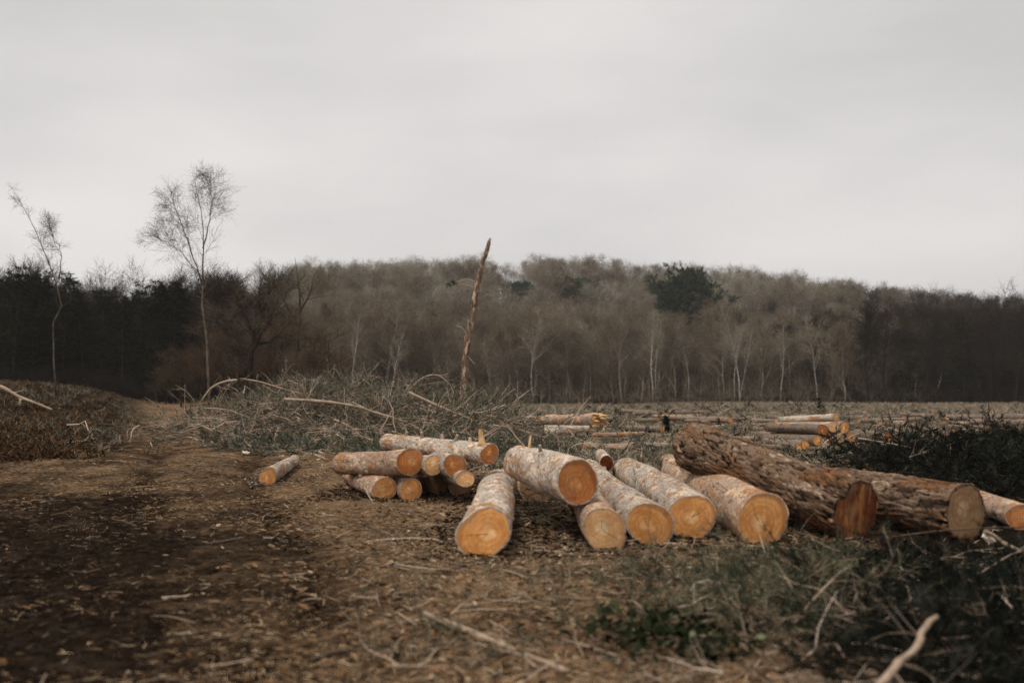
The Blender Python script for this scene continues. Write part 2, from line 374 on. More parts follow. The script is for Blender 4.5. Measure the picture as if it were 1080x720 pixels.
gme = mk_mesh('ground', np.stack([X, Y, Z], -1), None, Qg, True, {'mud': mud, 'green': green, 'dark': dark, 'wood': wood}, M['ground'])
tag(link('ground', gme), kind='structure')

def gpts(x, y): return np.stack([x, y, gz(x, y)], -1)

# ------------------------------------------------------------------ logs
def frame_from(near, far):
    z = Vector(far - near).normalized(); x = Vector((0, 0, 1)).cross(z).normalized(); y = z.cross(x)
    m = Matrix((x, y, z)).transposed().to_4x4(); m.translation = Vector(near); return m
def plates(th, z, r, cw, cl, seed, jit=.85):
    """bark plates on a cylinder: returns (edge distance 0..1, random per plate)"""
    g = np.random.default_rng(seed); nu = max(5, int(round(2*math.pi*r/cw))); nv = int(z.max()/cl) + 5
    ju = g.uniform(-.5, .5, (nv, nu))*jit; jv = g.uniform(-.5, .5, (nv, nu))*jit; cid = g.uniform(0, 1, (nv, nu))
    u = th/(2*math.pi)*nu; v = z/cl + 2; iu = np.floor(u).astype(int); iv = np.floor(v).astype(int)
    d1 = np.full(u.shape, 9.); d2 = np.full(u.shape, 9.); c1 = np.zeros(u.shape)
    for a in (-1, 0, 1):
        for b in (-1, 0, 1):
            cu = iu + a; cv = np.clip(iv + b, 0, nv - 1); m = cu % nu
            dd = np.hypot(cu + .5 + ju[cv, m] - u, cv + .5 + jv[cv, m] - v); near = dd < d1
            d2 = np.where(near, d1, np.minimum(d2, dd)); c1 = np.where(near, cid[cv, m], c1); d1 = np.where(near, dd, d1)
    return d2 - d1, c1
LOGN = [0]
def make_log(near, far, r0, r1, label, bark='pine', cut='cut', group=None, notch=None, stubs=(), bow=.02, K=72, oval=.075, faces=(True, True), cat='log', name='log', amp=None, shag=0):
    LOGN[0] += 1; sd = LOGN[0]*7 + 3; lr = np.random.default_rng(sd)
    near = np.array(near, float); far = np.array(far, float); L = float(np.linalg.norm(far - near))
    Nz = int(np.clip(L/.02, 14, 190)) if K > 60 else int(np.clip(L/.04, 14, 130)) if K > 30 else int(np.clip(L/.15, 6, 40))
    th = np.arange(K)*2*math.pi/K; zz = np.linspace(0, L, Nz); TH, ZZ = np.meshgrid(th, zz)
    base = r0 + (r1 - r0)*ZZ/L
    base = base*(1 + oval*np.cos(2*(TH + sd)) + .1*vnoise(np.stack([np.cos(TH), np.sin(TH), ZZ*1.3], -1)*1.4 + sd*3.3, 1))
    if notch:
        for a, w, dep in notch: base = base*(1 - dep*np.exp(-(((TH - a + math.pi) % (2*math.pi) - math.pi)/w)**2)*np.exp(-ZZ/.9))
    q = np.stack([np.cos(TH)*r0, np.sin(TH)*r0, ZZ], -1)
    rough = bark == 'rough'
    if rough:
        ww = fbm(q*np.array([9, 9, 4]), 3, 2); w2 = fbm(q*np.array([9, 9, 4]) + 31, 3, 3)
        e1, cell = plates(TH + .3*ww, ZZ + .16*w2, r0, .042, .27, sd, 1.0); e2, c2 = plates(TH + .25*w2, ZZ + .08*ww, r0, .022, .09, sd + 1, 1.0)
        h = .72*np.clip(e1*2.6, 0, 1) + .2*np.clip(e2*2.5, 0, 1) + .25*(cell - .5) + .3*fbm(q*np.array([60, 60, 22]), 2, 8) + .35*fbm(q*np.array([5, 5, 2.4]), 2, 18); cell = np.clip(.65*cell + .35*c2, 0, 1)
        a = .1 if amp is None else amp
    else:
        ww = fbm(q*np.array([13, 13, 7]), 3, 2); w2 = fbm(q*np.array([13, 13, 7]) + 31, 3, 3)
        e1, cell = plates(TH + .5*ww, ZZ + .12*w2, r0, .05, .1, sd); e2, c2 = plates(TH + .4*w2, ZZ + .06*ww, r0, .022, .04, sd + 1)
        h = .5*np.clip(e1*3, 0, 1) + .7*(cell - .5) + .35*(c2 - .5) + .5*fbm(q*np.array([20, 20, 6]) + sd, 4, 2) - .3; cell = np.clip(.6*cell + .4*c2 + .35*fbm(q*np.array([4, 4, 2]) + sd, 2, 5), 0, 1)
        a = .04 if amp is None else amp
    rad = base*(1 + a*(h - h.mean()))
    bx = bow*L*np.sin(math.pi*ZZ/L)*math.cos(sd); by = abs(bow)*.4*L*np.sin(math.pi*ZZ/L)
    V = np.stack([np.cos(TH)*rad + bx, np.sin(TH)*rad + by*.0, ZZ], -1)
    relief = np.clip((h - np.percentile(h, 4))/(np.percentile(h, 92) - np.percentile(h, 4)), 0, 1) if rough else np.clip(h*.5 + .5, 0, 1)
    idx = np.arange(Nz*K).reshape(Nz, K); r = np.roll(idx, -1, 1)
    Q = [np.stack([idx[:-1], idx[1:], r[1:], r[:-1]], -1).reshape(-1, 4)]
    # bark rim folded in at both ends
    ends = []; extra = [V.reshape(-1, 3)]; rel = [relief.ravel()]; cel = [cell.ravel()]; n0 = Nz*K
    for e, zi in ((0, 0), (1, Nz-1)):
        ring = V[zi].copy(); c = np.array([bx[zi, 0], 0, zz[zi]]); inner = c + (ring - c)*np.array([.93, .93, 1]); inner[:, 2] += .004*(1 if e == 0 else -1)
        extra.append(inner); rel.append(np.full(K, .22)); cel.append(np.full(K, .12)); ii = n0 + np.arange(K); n0 += K; rr_ = np.roll(ii, -1)
        Q.append(np.stack([idx[zi], r[zi], rr_, ii], -1) if e == 0 else np.stack([r[zi], idx[zi], ii, rr_], -1)); ends.append((inner, c, e))
    me = mk_mesh(name, np.concatenate(extra), None, np.concatenate(Q), True, {'relief': np.concatenate(rel), 'cell': np.concatenate(cel)}, M[bark])
    o = link(name, me); o.matrix_world = frame_from(near, far)
    tag(o, label, cat, group)
    for (inner, c, e), on in zip(ends, faces):
        if not on and K <= 30: continue
        nr = 9; fr = (np.arange(nr) + 1)/nr
        P = c + (inner - c)[None]*fr[:, None, None]; jit = .004*vnoise(np.stack([P[..., 0]*30, P[..., 1]*30, 0*P[..., 0] + sd], -1))*(np.minimum(1, fr[::-1]*3)*fr**1.5)[:, None]; jit[-1] = 0; P[..., 2] += jit
        tilt = lr.normal(size=2)*.06; P[..., 2] += (P[..., 0] - c[0])*tilt[0]*0
        rim = np.linalg.norm((inner - c)[:, :2], axis=1)
        fi = np.arange(nr*K).reshape(nr, K); fr_ = np.roll(fi, -1, 1)
        qf = np.stack([fi[:-1], fr_[:-1], fr_[1:], fi[1:]], -1).reshape(-1, 4); cen = nr*K
        tf = np.stack([np.full(K, cen), fr_[0], fi[0]], -1)
        if e == 1: qf = qf[:, ::-1]; tf = tf[:, ::-1]
        fm = mk_mesh('cut_face', np.concatenate([P.reshape(-1, 3), c[None]]), tf, qf, True, {'rim': np.concatenate([np.tile(rim, nr), [rim.mean()]])}, M[cut])
        link('cut_face', fm, o)
    for (fz, ang, ln, rs) in stubs:
        a = Acc(); z0 = fz*L; rb = r0 + (r1 - r0)*fz; dirv = np.array([math.cos(ang), math.sin(ang), lr.normal()*.35]); b = np.array([math.cos(ang)*rb*.9 + bow*L*math.sin(math.pi*fz)*math.cos(sd), math.sin(ang)*rb*.9, z0])
        pts = np.stack([b, b + dirv*ln*.6, b + dirv*ln])[None]; a.tubes(pts, np.array([[rs*1.35, rs, rs*.8]]), 8)
        link('branch_stub', a.mesh('branch_stub', M['splinter' if ln > .12 else bark if bark == 'rough' else 'pole']), o)
    return o
def on_ground(px, Y, r):
    x = (px - CX)/F*Y; return np.array([x, Y, gz1(x, Y) + r*.87])

GM = 'felled pine logs in the stack beside the track'
# row of logs pointing straight at the viewer (near face px, depth / far px, depth)
make_log(on_ground(511, 7.95, .205), on_ground(523, 11.8, .18), .212, .185, 'thick grey log lying apart in front, its stained face nearest of all', 'pine', 'cut', GM, stubs=((.3, .3, .05, .02), (.62, 2.6, .05, .018), (.12, 2.9, .04, .02)), bow=.008)
make_log(at(610, 508, 8.6), at(546, 487, 11.0), .192, .172, 'log propped on top of the row, deep orange face above a paler one', 'pine', 'cut_orange', GM, stubs=((.5, 1.3, .1, .018), (.82, 1.7, .16, .012), (.3, 2.2, .05, .02)), bow=.015)
make_log(on_ground(637, 8.25, .18), on_ground(602, 12.4, .16), .184, .165, 'lower log with round pale face, tucked under the propped orange-faced log', 'redbark', 'cut_pale', GM, stubs=((.1, 2.6, .05, .02),), bow=-.01)
make_log(on_ground(686, 8.6, .195), on_ground(622, 13.6, .165), .197, .165, 'ground log with a ringed golden face, right of the pale round face', 'pine', 'cut', GM, stubs=((.4, 1.2, .05, .02), (.7, 1.9, .04, .02)), bow=.01)
make_log(on_ground(729, 8.85, .21), on_ground(660, 13.4, .18), .215, .18, 'ground log with a darker orange face wedged between two golden faced logs', 'pine', 'cut', GM, stubs=((.45, 1.5, .05, .02), (.7, 1.2, .06, .02)), bow=-.012)
make_log(on_ground(803, 8.6, .228), on_ground(712, 12.9, .2), .232, .2, 'largest golden faced ground log, twig across its face, beneath the furrowed log', 'redbark', 'cut', GM, stubs=((.5, 1.6, .05, .03), (.15, 2.9, .05, .03)), bow=.012)
# the two thick furrowed logs
A0 = at(904, 538, 8.75); A0[2] = gz1(A0[0], A0[1]) + .252
make_log(A0, at(729, 472, 11.1), .264, .252, 'big furrowed brown log with a dark red heart-shaped face, far end propped up', 'rough', 'cut_red', 'two thick furrowed logs', notch=((.8, .26, .24), (2.3, .5, .04)), oval=.07, K=120, bow=.012)
B0 = at(1019, 537, 8.75); B1 = np.array([2.35, 11.75, 0]); B0[2] = gz1(B0[0], B0[1]) + .245; B1[2] = gz1(B1[0], B1[1]) + .23
make_log(B0, B1, .262, .245, 'big furrowed log behind, ending in a weathered grey-brown oval face', 'rough', 'cut_grey', 'two thick furrowed logs', oval=.06, K=120, bow=-.006)
# left-hand stack
make_log(at(433, 487, 11.5), at(362, 489, 12.8), .168, .15, 'short stout log on the left stack, sunlit pale top, big round tan face', 'redbark', 'cut_orange', GM, stubs=((.35, -1.2, .05, .03), (.65, -1.0, .06, .035), (.5, -.6, .05, .03), (.85, -1.4, .05, .03)), bow=.02)
make_log(at(516, 479, 11.25), at(407, 465, 13.1), .122, .095, 'slim whitish knotty pole lying across the top of the left stack', 'pine', 'cut_orange', GM, stubs=((.06, 1.5, .17, .03), (.3, 1.4, .08, .02), (.45, 1.7, .07, .02), (.62, 1.3, .08, .02), (.8, 1.6, .06, .02), (.2, 1.9, .06, .02)), bow=.02)
make_log(at(457, 491, 11.5), at(418, 488, 13.0), .112, .1, 'small log with a very pale face between two orange faces in the left stack', 'pine', 'cut_pale', GM)
make_log(at(481, 492, 11.3), at(447, 482, 13.2), .142, .12, 'left stack log with a dark orange face, under the whitish pole', 'pine', 'cut_orange', GM)
make_log(at(491, 505, 11.15), at(465, 497, 13.2), .1, .09, 'smallest pale round face of the left stack, next to the thick grey log', 'pine', 'cut_pale', GM)
make_log(on_ground(406, 11.6, .135), on_ground(372, 13.6, .12), .138, .12, 'ground log under the stout left log, its face crossed by thin twigs', 'redbark', 'cut', GM)
make_log(on_ground(434, 11.5, .132), on_ground(405, 13.6, .12), .135, .12, 'ground log with a spotted small face under the left stack, beside the twig crossed one', 'redbark', 'cut', GM)
make_log(on_ground(462, 12.25, .14), on_ground(434, 14.2, .12), .145, .12, 'shaded log at the foot of the left stack, recessed in the dark gap', 'redbark', 'cut_grey', GM)
make_log(on_ground(486, 12.0, .13), on_ground(462, 14.0, .12), .135, .12, 'shaded recessed log right of the dark gap in the left stack', 'redbark', 'cut_grey', GM)
make_log(on_ground(568, 11.4, .19), on_ground(545, 13.3, .17), .2, .18, 'shaded log in the dark gap beneath the propped orange-faced log', 'redbark', 'cut_grey', GM)
# stray logs nearby
make_log(on_ground(284, 13.2, .112), on_ground(311, 15.9, .095), .118, .09, 'single short silvery log lying alone on the brown track', 'pine', 'cut', bow=.01, stubs=((.7, 2.9, .05, .02), (.85, .2, .06, .02)))
make_log(at(640, 488, 13.1), at(634, 480, 14.6), .1, .09, 'small hollow log end with a dark red rotten face behind the row', 'pine', 'rot', bow=0)
make_log(on_ground(716, 13.3, .15), on_ground(706, 15.4, .14), .17, .14, 'stub of orange barked log behind the row, left of the raised furrowed end', 'redbark', 'cut', bow=0, stubs=((.1, 2.5, .3, .03),))
make_log(on_ground(1076, 9.6, .13), on_ground(1012, 11.6, .12), .14, .12, 'thin orange barked log poking out behind the weathered oval face', 'redbark', 'cut_orange')

# broken trunk out in the clearing
def jagged(o_name, c, dirv, r, mat, parent):
    a = Acc(); n = 26; ang = rng.uniform(0, 6.28, n); rr = r*np.sqrt(rng.uniform(.1, 1, n)); z = nrm(np.array(dirv)); u = nrm(np.cross(z, [0, 0, 1.])); v = np.cross(z, u)
    b = np.array(c) + rr[:, None]*(np.cos(ang)[:, None]*u + np.sin(ang)[:, None]*v) - z*.03
    ln = rng.uniform(.06, .34, n)[:, None]; tip = b + z*ln + rng.normal(size=(n, 3))*.03
    a.tubes(np.stack([b, (b + tip)/2, tip], 1), np.stack([np.full(n, r*.26), np.full(n, r*.2), np.full(n, r*.05)], 1), 5)
    o = link(o_name, a.mesh(o_name, M[mat])); o.parent = parent; o.matrix_parent_inverse = parent.matrix_world.inverted(); return o
p0 = on_ground(630, 26.5, .2) + [0, 0, .2]; p1 = on_ground(548, 29.5, .14) + [0, 0, .16]
bt = make_log(p1, p0, .13, .21, 'snapped tan trunk with a jagged orange broken end, in the grey-green clearing', 'redbark', 'splinter' if False else 'cut', faces=(True, True), cat='broken log', name='broken_log', bow=.01, K=36)
bpy.context.view_layer.update()
jagged('jagged_end', p0, p0 - p1, .2, 'splinter', bt)
p0 = at(622, 452, 24.5); p1 = on_ground(574, 24.5, .1) + [0, 0, .1]
make_log(p0, p1, .075, .14, 'grey forked limb with a white tip, in front of the snapped trunk', 'pine', 'chip', cat='fallen limb', name='fallen_limb', bow=.02, K=36)
CLEAR = [(535, 650, 20.5, 29.8)]
# single logs further out: (near px, depth, far px, depth, r, label)
FARL = [
 (698, 25.5, 655, 27, .13, 'pinkish log half sunk in the grey-green brash behind the row', 'pine', 'cut'),
 (770, 34, 703, 37, .17, 'long low log beyond the little upright sprig', 'pine', 'cut'),
 (700, 44, 655, 50, .17, 'pale log stretched out below the wood edge, far left of the cleared field', 'pine', 'cut_pale'),
 (748, 47, 668, 45, .15, 'thin pink log under the pale one near the wood edge', 'redbark', 'cut_pale'),
 (818, 34, 792, 35.5, .12, 'short cream log on open ground between two low heaps', 'pine', 'cut_pale'),
 (780, 39, 735, 38, .14, 'broken pole ending in an upright splinter on the far clearing', 'redbark', 'cut'),
 (1040, 26.5, 1000, 28, .14, 'pale log at the far right clearing edge, behind the dark brush heap', 'pine', 'cut'),
 (1078, 40, 998, 38, .2, 'long straight log at the base of the dark right hand wood', 'pine', 'cut_pale'),
 (1092, 32, 1020, 34, .17, 'pale log end reaching past the frame above the dark brush heap', 'pine', 'cut'),
 (970, 36, 905, 35, .15, 'tan log lying flat beyond the small far log stack', 'redbark', 'cut'),
 (985, 43, 930, 45, .16, 'grey log far off before the dark wood', 'pine', 'cut'),
]
FARL = [(a, b, c, d_, e_*.66, f, 'weathered', h_) for a, b, c, d_, e_, f, g_, h_ in FARL]
CLEAR += [(min(a, b) - 4, max(a, b) + 4, min(c, d_) - 3.2, max(c, d_) + .3) for a, c, b, d_, *_ in FARL]
for a_, ya, b_, yb, r_, lab, bk, ct in FARL:
    make_log(on_ground(a_, ya, r_) + [0, 0, .1], on_ground(b_, yb, r_*.85) + [0, 0, .1], r_, r_*.85, lab, bk, ct, 'single logs left about the clearing', K=28, bow=.01)
gq = np.random.default_rng(8)
for q in range(30):
    Yd = gq.uniform(17.5, 46); px = gq.uniform(655, 1075)
    if Yd < 21 and px > 880: px -= 200
    r_ = gq.uniform(.05, .11); a0 = on_ground(px, Yd, r_) + [0, 0, .07]; an = gq.normal(0, .75); ln = gq.uniform(.7, 2.2); a1 = a0 + np.array([-math.cos(an)*ln, math.sin(an)*ln, 0]); a1[2] = gz1(a1[0], a1[1]) + r_ + .05
    CLEAR.append((CX + F*a1[0]/a1[1] - 2, px + 2, Yd - 1.5, Yd + 1))
    make_log(a0, a1, r_, r_*.8, 'broken tan log piece littered among the brash of the cleared field', 'redbark' if q % 3 == 0 else 'weathered', ('cut', 'cut_pale', 'cut_orange')[q % 3], 'broken log pieces littering the field', K=24, bow=.02)
# small stack out in the clearing
HL = ['%s log in the far stack, %s' % q for q in (
 ('tan', 'lowest and nearest'), ('grey', 'its face second from the left'), ('orange faced', 'third face along the bottom'), ('dark', 'last face along the bottom'),
 ('thin pink', 'upper course, first'), ('orange faced', 'upper course, middle'), ('stained', 'upper course, right'), ('cream', 'lying crossways on top'))]
k = 0
for row, (n, z0) in enumerate(((4, .13), (3, .36))):
    for q in range(n):
        px = 862 + q*11.5 + row*5; Yn = 21.6 + .12*q; x = (px - CX)/F*Yn
        nr_ = np.array([x, Yn, gz1(x, Yn) + z0]); fr_ = nr_ + np.array([-.62 - .06*q, 2.2, 0]); fr_[2] = gz1(fr_[0], fr_[1]) + z0
        make_log(nr_, fr_, .125, .105, HL[k], 'redbark' if k % 2 else 'weathered', ('cut', 'cut_orange', 'cut_pale')[k % 3], 'small stack of logs out in the clearing', K=28); k += 1
x = 7.0; y0 = 22.6
make_log(np.array([7.35, 22.6, gz1(7.3, 22.6) + .58]), np.array([6.5, 24.2, gz1(6.5, 24.2) + .5]), .1, .085, HL[7], 'pine', 'cut_pale', 'small stack of logs out in the clearing', K=28)
SPREAD = [
 (848, 19.8, 806, 21.5, .1, 'slim log strewn left of the far stack, nearest the raised furrowed log'),
 (856, 22.5, 800, 24.5, .11, 'slim log strewn left of the far stack, beyond the nearest slim one'),
 (850, 25.0, 806, 26.0, .11, 'greyish log strewn behind the far stack, half hidden in brash'),
 (935, 21.5, 895, 23.0, .13, 'log right of the far stack with an orange flaked side'),
 (928, 22.6, 902, 24.2, .12, 'second log right of the far stack, set behind the orange flaked one'),
 (892, 28.5, 838, 30.0, .13, 'long cream log laid out above the far stack'),
 (870, 31.0, 842, 33.0, .12, 'short far log just beyond the long cream one'),
 (840, 18.6, 822, 20.4, .09, 'short pale billet on end-strewn chips before the far stack'),
]
CLEAR += [(min(a, b) - 3, max(a, b) + 3, min(c, d_) - 1.6, max(c, d_) + .3) for a, c, b, d_, *_ in SPREAD]
def clear(x, y):
    px = CX + F*x/y; m = np.zeros(x.shape, bool)
    for a, b, c, d_ in CLEAR: m |= (px > a) & (px < b) & (y > c) & (y < d_)
    return m & (np.random.default_rng(3).uniform(0, 1, x.shape) < .85)
for a_, ya, b_, yb, r_, lab in SPREAD:
    make_log(on_ground(a_, ya, r_) + [0, 0, .06], on_ground(b_, yb, r_*.85) + [0, 0, .06], r_, r_*.85, lab, 'weathered', 'cut', 'logs strewn round the far stack', K=28, bow=.01)

# ------------------------------------------------------------------ branching
def polylen(P): return np.linalg.norm(np.diff(P, axis=1), axis=2).sum(1)
def kids(g, P, rad, n, t0, t1, ln, ang, N=4, up=0., wander=.12, rs=.55, angj=.2, rmin=.002, taper=.25):
    """n children per parent; ln: length as function(t, parent length)"""
    Mp, Np, _ = P.shape; M_ = Mp*n; par = np.repeat(np.arange(Mp), n)
    t = g.uniform(t0, t1, M_); f = t*(Np-1); i = np.minimum(f.astype(int), Np-2); w = (f - i)[:, None]
    o = P[par, i]*(1-w) + P[par, i+1]*w; r = rad[par, i]*(1-w[:, 0]) + rad[par, i+1]*w[:, 0]
    tg = nrm(P[par, i+1] - P[par, i]); pr = nrm(np.cross(tg, g.normal(size=(M_, 3)))); a = (ang + g.normal(size=M_)*angj)[:, None]
    d = nrm(tg*np.cos(a) + pr*np.sin(a)); L = ln(t, polylen(P)[par])*g.uniform(.7, 1.2, M_); st = (L/(N-1))[:, None]
    out = [o]
    for q in range(N-1):
        d = nrm(d + g.normal(size=(M_, 3))*wander + np.array([0, 0, up])); out.append(out[-1] + d*st)
    C = np.stack(out, 1); r0 = np.maximum(r*rs, rmin)
    return C, r0[:, None]*np.linspace(1, taper, N)[None]
def trunkline(g, h, r, N=9, lean=(0, 0), wander=.05, top=.12, path=None):
    if path is not None:
        P = np.array(path, float); N = len(P)
    else:
        d = nrm(np.array([lean[0], lean[1], 1.])); P = [np.zeros(3)]
        for q in range(N-1):
            d = nrm(d + g.normal(size=3)*wander*np.array([1, 1, .3])); P.append(P[-1] + d*h/(N-1))
        P = np.array(P)
    return P[None], (r*np.linspace(1, top, N)**.9)[None]

def bare_tree(seed, h, r, style, trunk_mat, twig_mat, fine=1.0):
    g = np.random.default_rng(seed); tr = Acc(); cr = Acc()
    P, q = trunkline(g, h*.93, r, 10, g.normal(size=2)*.05, .07); tr.tubes(P, q, 7)
    if style == 'birch':
        A = kids(g, P, q, 14, .35, .97, lambda t, l: l*.42*(1.15 - t), .65, 5, .05, .12, .5)
        B = kids(g, *A, 7, .2, 1, lambda t, l: l*.5 + .2, .6, 4, -.02, .15, .5, rmin=.007)
        C = kids(g, *B, int(6*fine), .1, 1, lambda t, l: l*.55 + .25, .5, 4, -.10, .18, .6, rmin=.006, taper=.5)
    elif style == 'oak':
        A = kids(g, P, q, 12, .3, 1, lambda t, l: l*.48*(1.1 - t*.55), .85, 6, .07, .2, .6)
        B = kids(g, *A, 7, .25, 1, lambda t, l: l*.45 + .2, .75, 5, .06, .22, .6, rmin=.018)
        C = kids(g, *B, int(8*fine), .15, 1, lambda t, l: l*.5 + .3, .7, 4, .06, .25, .6, rmin=.012, taper=.6); D = kids(g, *C, 2, .2, 1, lambda t, l: l*.6 + .2, .6, 3, .05, .2, .7, rmin=.007, taper=.7); cr.tubes(*D, 3)
    else:                                                       # a slim upright thicket tree
        A = kids(g, P, q, 16, .15, 1, lambda t, l: l*.3*(1.2 - t*.7), .5, 5, .10, .14, .55)
        B = kids(g, *A, 6, .2, 1, lambda t, l: l*.5 + .2, .5, 4, .10, .16, .6, rmin=.018)
        C = kids(g, *B, int(7*fine), .15, 1, lambda t, l: l*.5 + .3, .5, 4, .06, .22, .6, rmin=.012, taper=.6); D = kids(g, *C, 2, .2, 1, lambda t, l: l*.6 + .2, .5, 3, .07, .2, .7, rmin=.007, taper=.7); cr.tubes(*D, 3)
    tr.tubes(*A, 5, cap=False); cr.tubes(*B, 3); cr.tubes(*C, 3)
    return tr.mesh('trunk', M[trunk_mat], True), cr.mesh('crown', M[twig_mat], True)

def needles(acc, g, P, n, L, w, spread, t0=0., rnd=None, lo=0., hi=1.):
    Mp, Np, _ = P.shape; par = np.repeat(np.arange(Mp), n); m = len(par)
    f = g.uniform(t0, 1, m)*(Np-1); i = np.minimum(f.astype(int), Np-2); ww = (f - i)[:, None]
    b = P[par, i]*(1-ww) + P[par, i+1]*ww; tg = nrm(P[par, i+1] - P[par, i])
    d = nrm(tg + g.normal(size=(m, 3))*spread)*(L*g.uniform(.6, 1.2, m))[:, None]
    base = g.uniform(lo, hi, Mp)[par]; acc.blades(b, d, w, np.clip(base + g.normal(size=m)*.12, 0, 1))

def conifer(seed, h, r, mat, wid=.24, trunk='trunk_dark'):
    g = np.random.default_rng(seed); tr = Acc(); cr = Acc()
    P, q = trunkline(g, h, r, 8, (0, 0), .02, .05); tr.tubes(P, q, 7)
    A = kids(g, P, q, 95, .06, .99, lambda t, l: l*wid*(1.08 - t)**.8 + .12, 1.45, 4, -.03, .08, .4, rmin=.008)
    B = kids(g, *A, 7, .25, 1, lambda t, l: l*.38 + .1, .8, 3, -.08, .15, .5, rmin=.004)
    cr.tubes(*A, 3); needles(cr, g, A[0], 10, .2, .06, .8, .3); needles(cr, g, B[0], 9, .2, .055, .7)
    return tr.mesh('trunk', M[trunk], True), cr.mesh('crown', M[mat])
def scots(seed, h, r, wid):
    g = np.random.default_rng(seed); tr = Acc(); cr = Acc()
    P, q = trunkline(g, h*.9, r, 8, (.05, 0), .06, .3); tr.tubes(P, q, 8)
    A = kids(g, P, q, 26, .45, 1, lambda t, l: wid*(.55 - .35*np.abs(t - .65)), 1.15, 5, .07, .15, .5)
    B = kids(g, *A, 9, .35, 1, lambda t, l: l*.42 + .3, .8, 4, .10, .2, .5)
    C = kids(g, *B, 6, .3, 1, lambda t, l: l*.45 + .2, .7, 3, .12, .2, .5, rmin=.01)
    tr.tubes(*A, 5); tr.tubes(*B, 4); needles(cr, g, C[0], 26, .45, .12, .9, .2); needles(cr, g, B[0], 10, .4, .12, .8, .6)
    return tr.mesh('trunk', M['trunk_grey'], True), cr.mesh('crown', M['pine_green'])

PROTO = {
 'birch': [bare_tree(100 + i, 10, .095, 'birch', 'trunk_birch', 'twig_grey') for i in range(3)],
 'oak': [bare_tree(200 + i, 9.5, .15, 'oak', 'trunk_grey', 'twig_grey') for i in range(4)],
 'slim': [bare_tree(300 + i, 9, .085, 'slim', 'trunk_grey', 'twig_brown') for i in range(4)],
 'shade_toned': [bare_tree(400 + i, 9, .11, 'oak' if i % 2 else 'slim', 'trunk_dark', 'twig_dark') for i in range(3)],  # same bare forms in darker bark, painted shade for the wood's sides
 'brown': [bare_tree(700 + i, 9.3, .13, 'oak', 'trunk_grey', 'twig_brown') for i in range(3)],
 'bush': [bare_tree(600 + i, 9, .1, 'slim' if i else 'oak', 'trunk_dark', 'twig_rust') for i in range(2)],
 'conifer': [conifer(500 + i, 9, .13, 'conifer', .22 + .04*i) for i in range(3)],
}
def plant(kind, name, x, y, sc_, label, cat, group, k=None, seed=None, sxy=1.0):
    g = rng; pr = PROTO[kind][g.integers(len(PROTO[kind])) if k is None else k]
    e = empty(name, (x, y, gz1(x, y) - .08)); e.rotation_euler = (g.normal()*.03, g.normal()*.03, g.uniform(0, 6.28)); e.scale = (sc_*sxy, sc_*sxy, sc_)
    link('trunk', pr[0], e); link('crown', pr[1], e); tag(e, label, cat, group); return e

# edge of the wood, birches standing out in front of it (px, depth, scale)
BIR = [
 (563, 97, 1.0, 'fork-topped white birch trunk at the wood edge, just right of the leaning snag'),
 (656, 98, .95, 'slim birch trunk at the wood edge with a bent foot, above the pinkish log'),
 (688, 99, 1.0, 'thin pale birch at the wood edge below the big green pine'),
 (780, 97, 1.05, 'tallest white birch stem at the wood edge, right of the green pine'),
 (774, 98, .8, 'shorter birch leaning against the tallest white stem'),
 (823, 98, .85, 'grey birch at the wood edge near the broken pole'),
 (862, 97, .9, 'last pale birch before the wood turns dark'),
 (412, 97, .8, 'small birch in the wood edge left of the leaning snag'),
 (370, 96, .85, 'small birch above the long brash heap'),
 (725, 100, .85, 'thin birch set back under the green pine'),
 (345, 98, .8, 'birch where the dark left wood gives way to brown trees'),
]
for px, Yd, s_, lab in BIR:
    plant('birch', 'birch_tree', (px - CX)/F*Yd, Yd, s_, lab, 'tree', 'white birches along the edge of the wood', sxy=.8)

# the wood: scattered by angle and depth
placed = []
def free(x, y, dmin):
    for a, b in placed:
        if (a - x)**2 + (b - y)**2 < dmin*dmin: return False
    placed.append((x, y)); return True
LAB = {
 ('brown', 0): 'bare round-headed brown tree low in the wood behind the clearing',
 ('brown', 1): 'bare round-headed brown tree high on the hazy wooded rise',
 ('oak', 0): 'bare round-headed grey tree low in the wood behind the clearing',
 ('oak', 1): 'bare round-headed grey tree high on the hazy wooded rise',
 ('slim', 0): 'slim upright brown tree low in the wood behind the clearing',
 ('slim', 1): 'slim upright brown tree high on the hazy wooded rise',
 ('shade_toned', 0): 'dark bare tree in the shadowy part of the wood',
 ('shade_toned', 1): 'dark bare tree on the crest of the dark wood end',
 ('conifer', 0): 'dark evergreen conifer in the black wood behind the track',
 ('conifer', 1): 'dark evergreen conifer in the shadowy wood past the far logs'}
GRP = {'brown': 'bare brown trees of the wood', 'oak': 'bare grey trees of the wood', 'slim': 'slim brown trees of the wood', 'shade_toned': 'dark bare trees of the wood', 'conifer': 'dark conifers of the wood'}
cnt = {}
TOPX = np.array([-200, 0, 100, 150, 250, 330, 420, 520, 600, 680, 760, 850, 940, 1030, 1080, 1400], float); TOPY = np.array([266, 266, 272, 283, 284, 281, 279, 274, 273, 279, 283, 294, 302, 312, 311, 318], float)
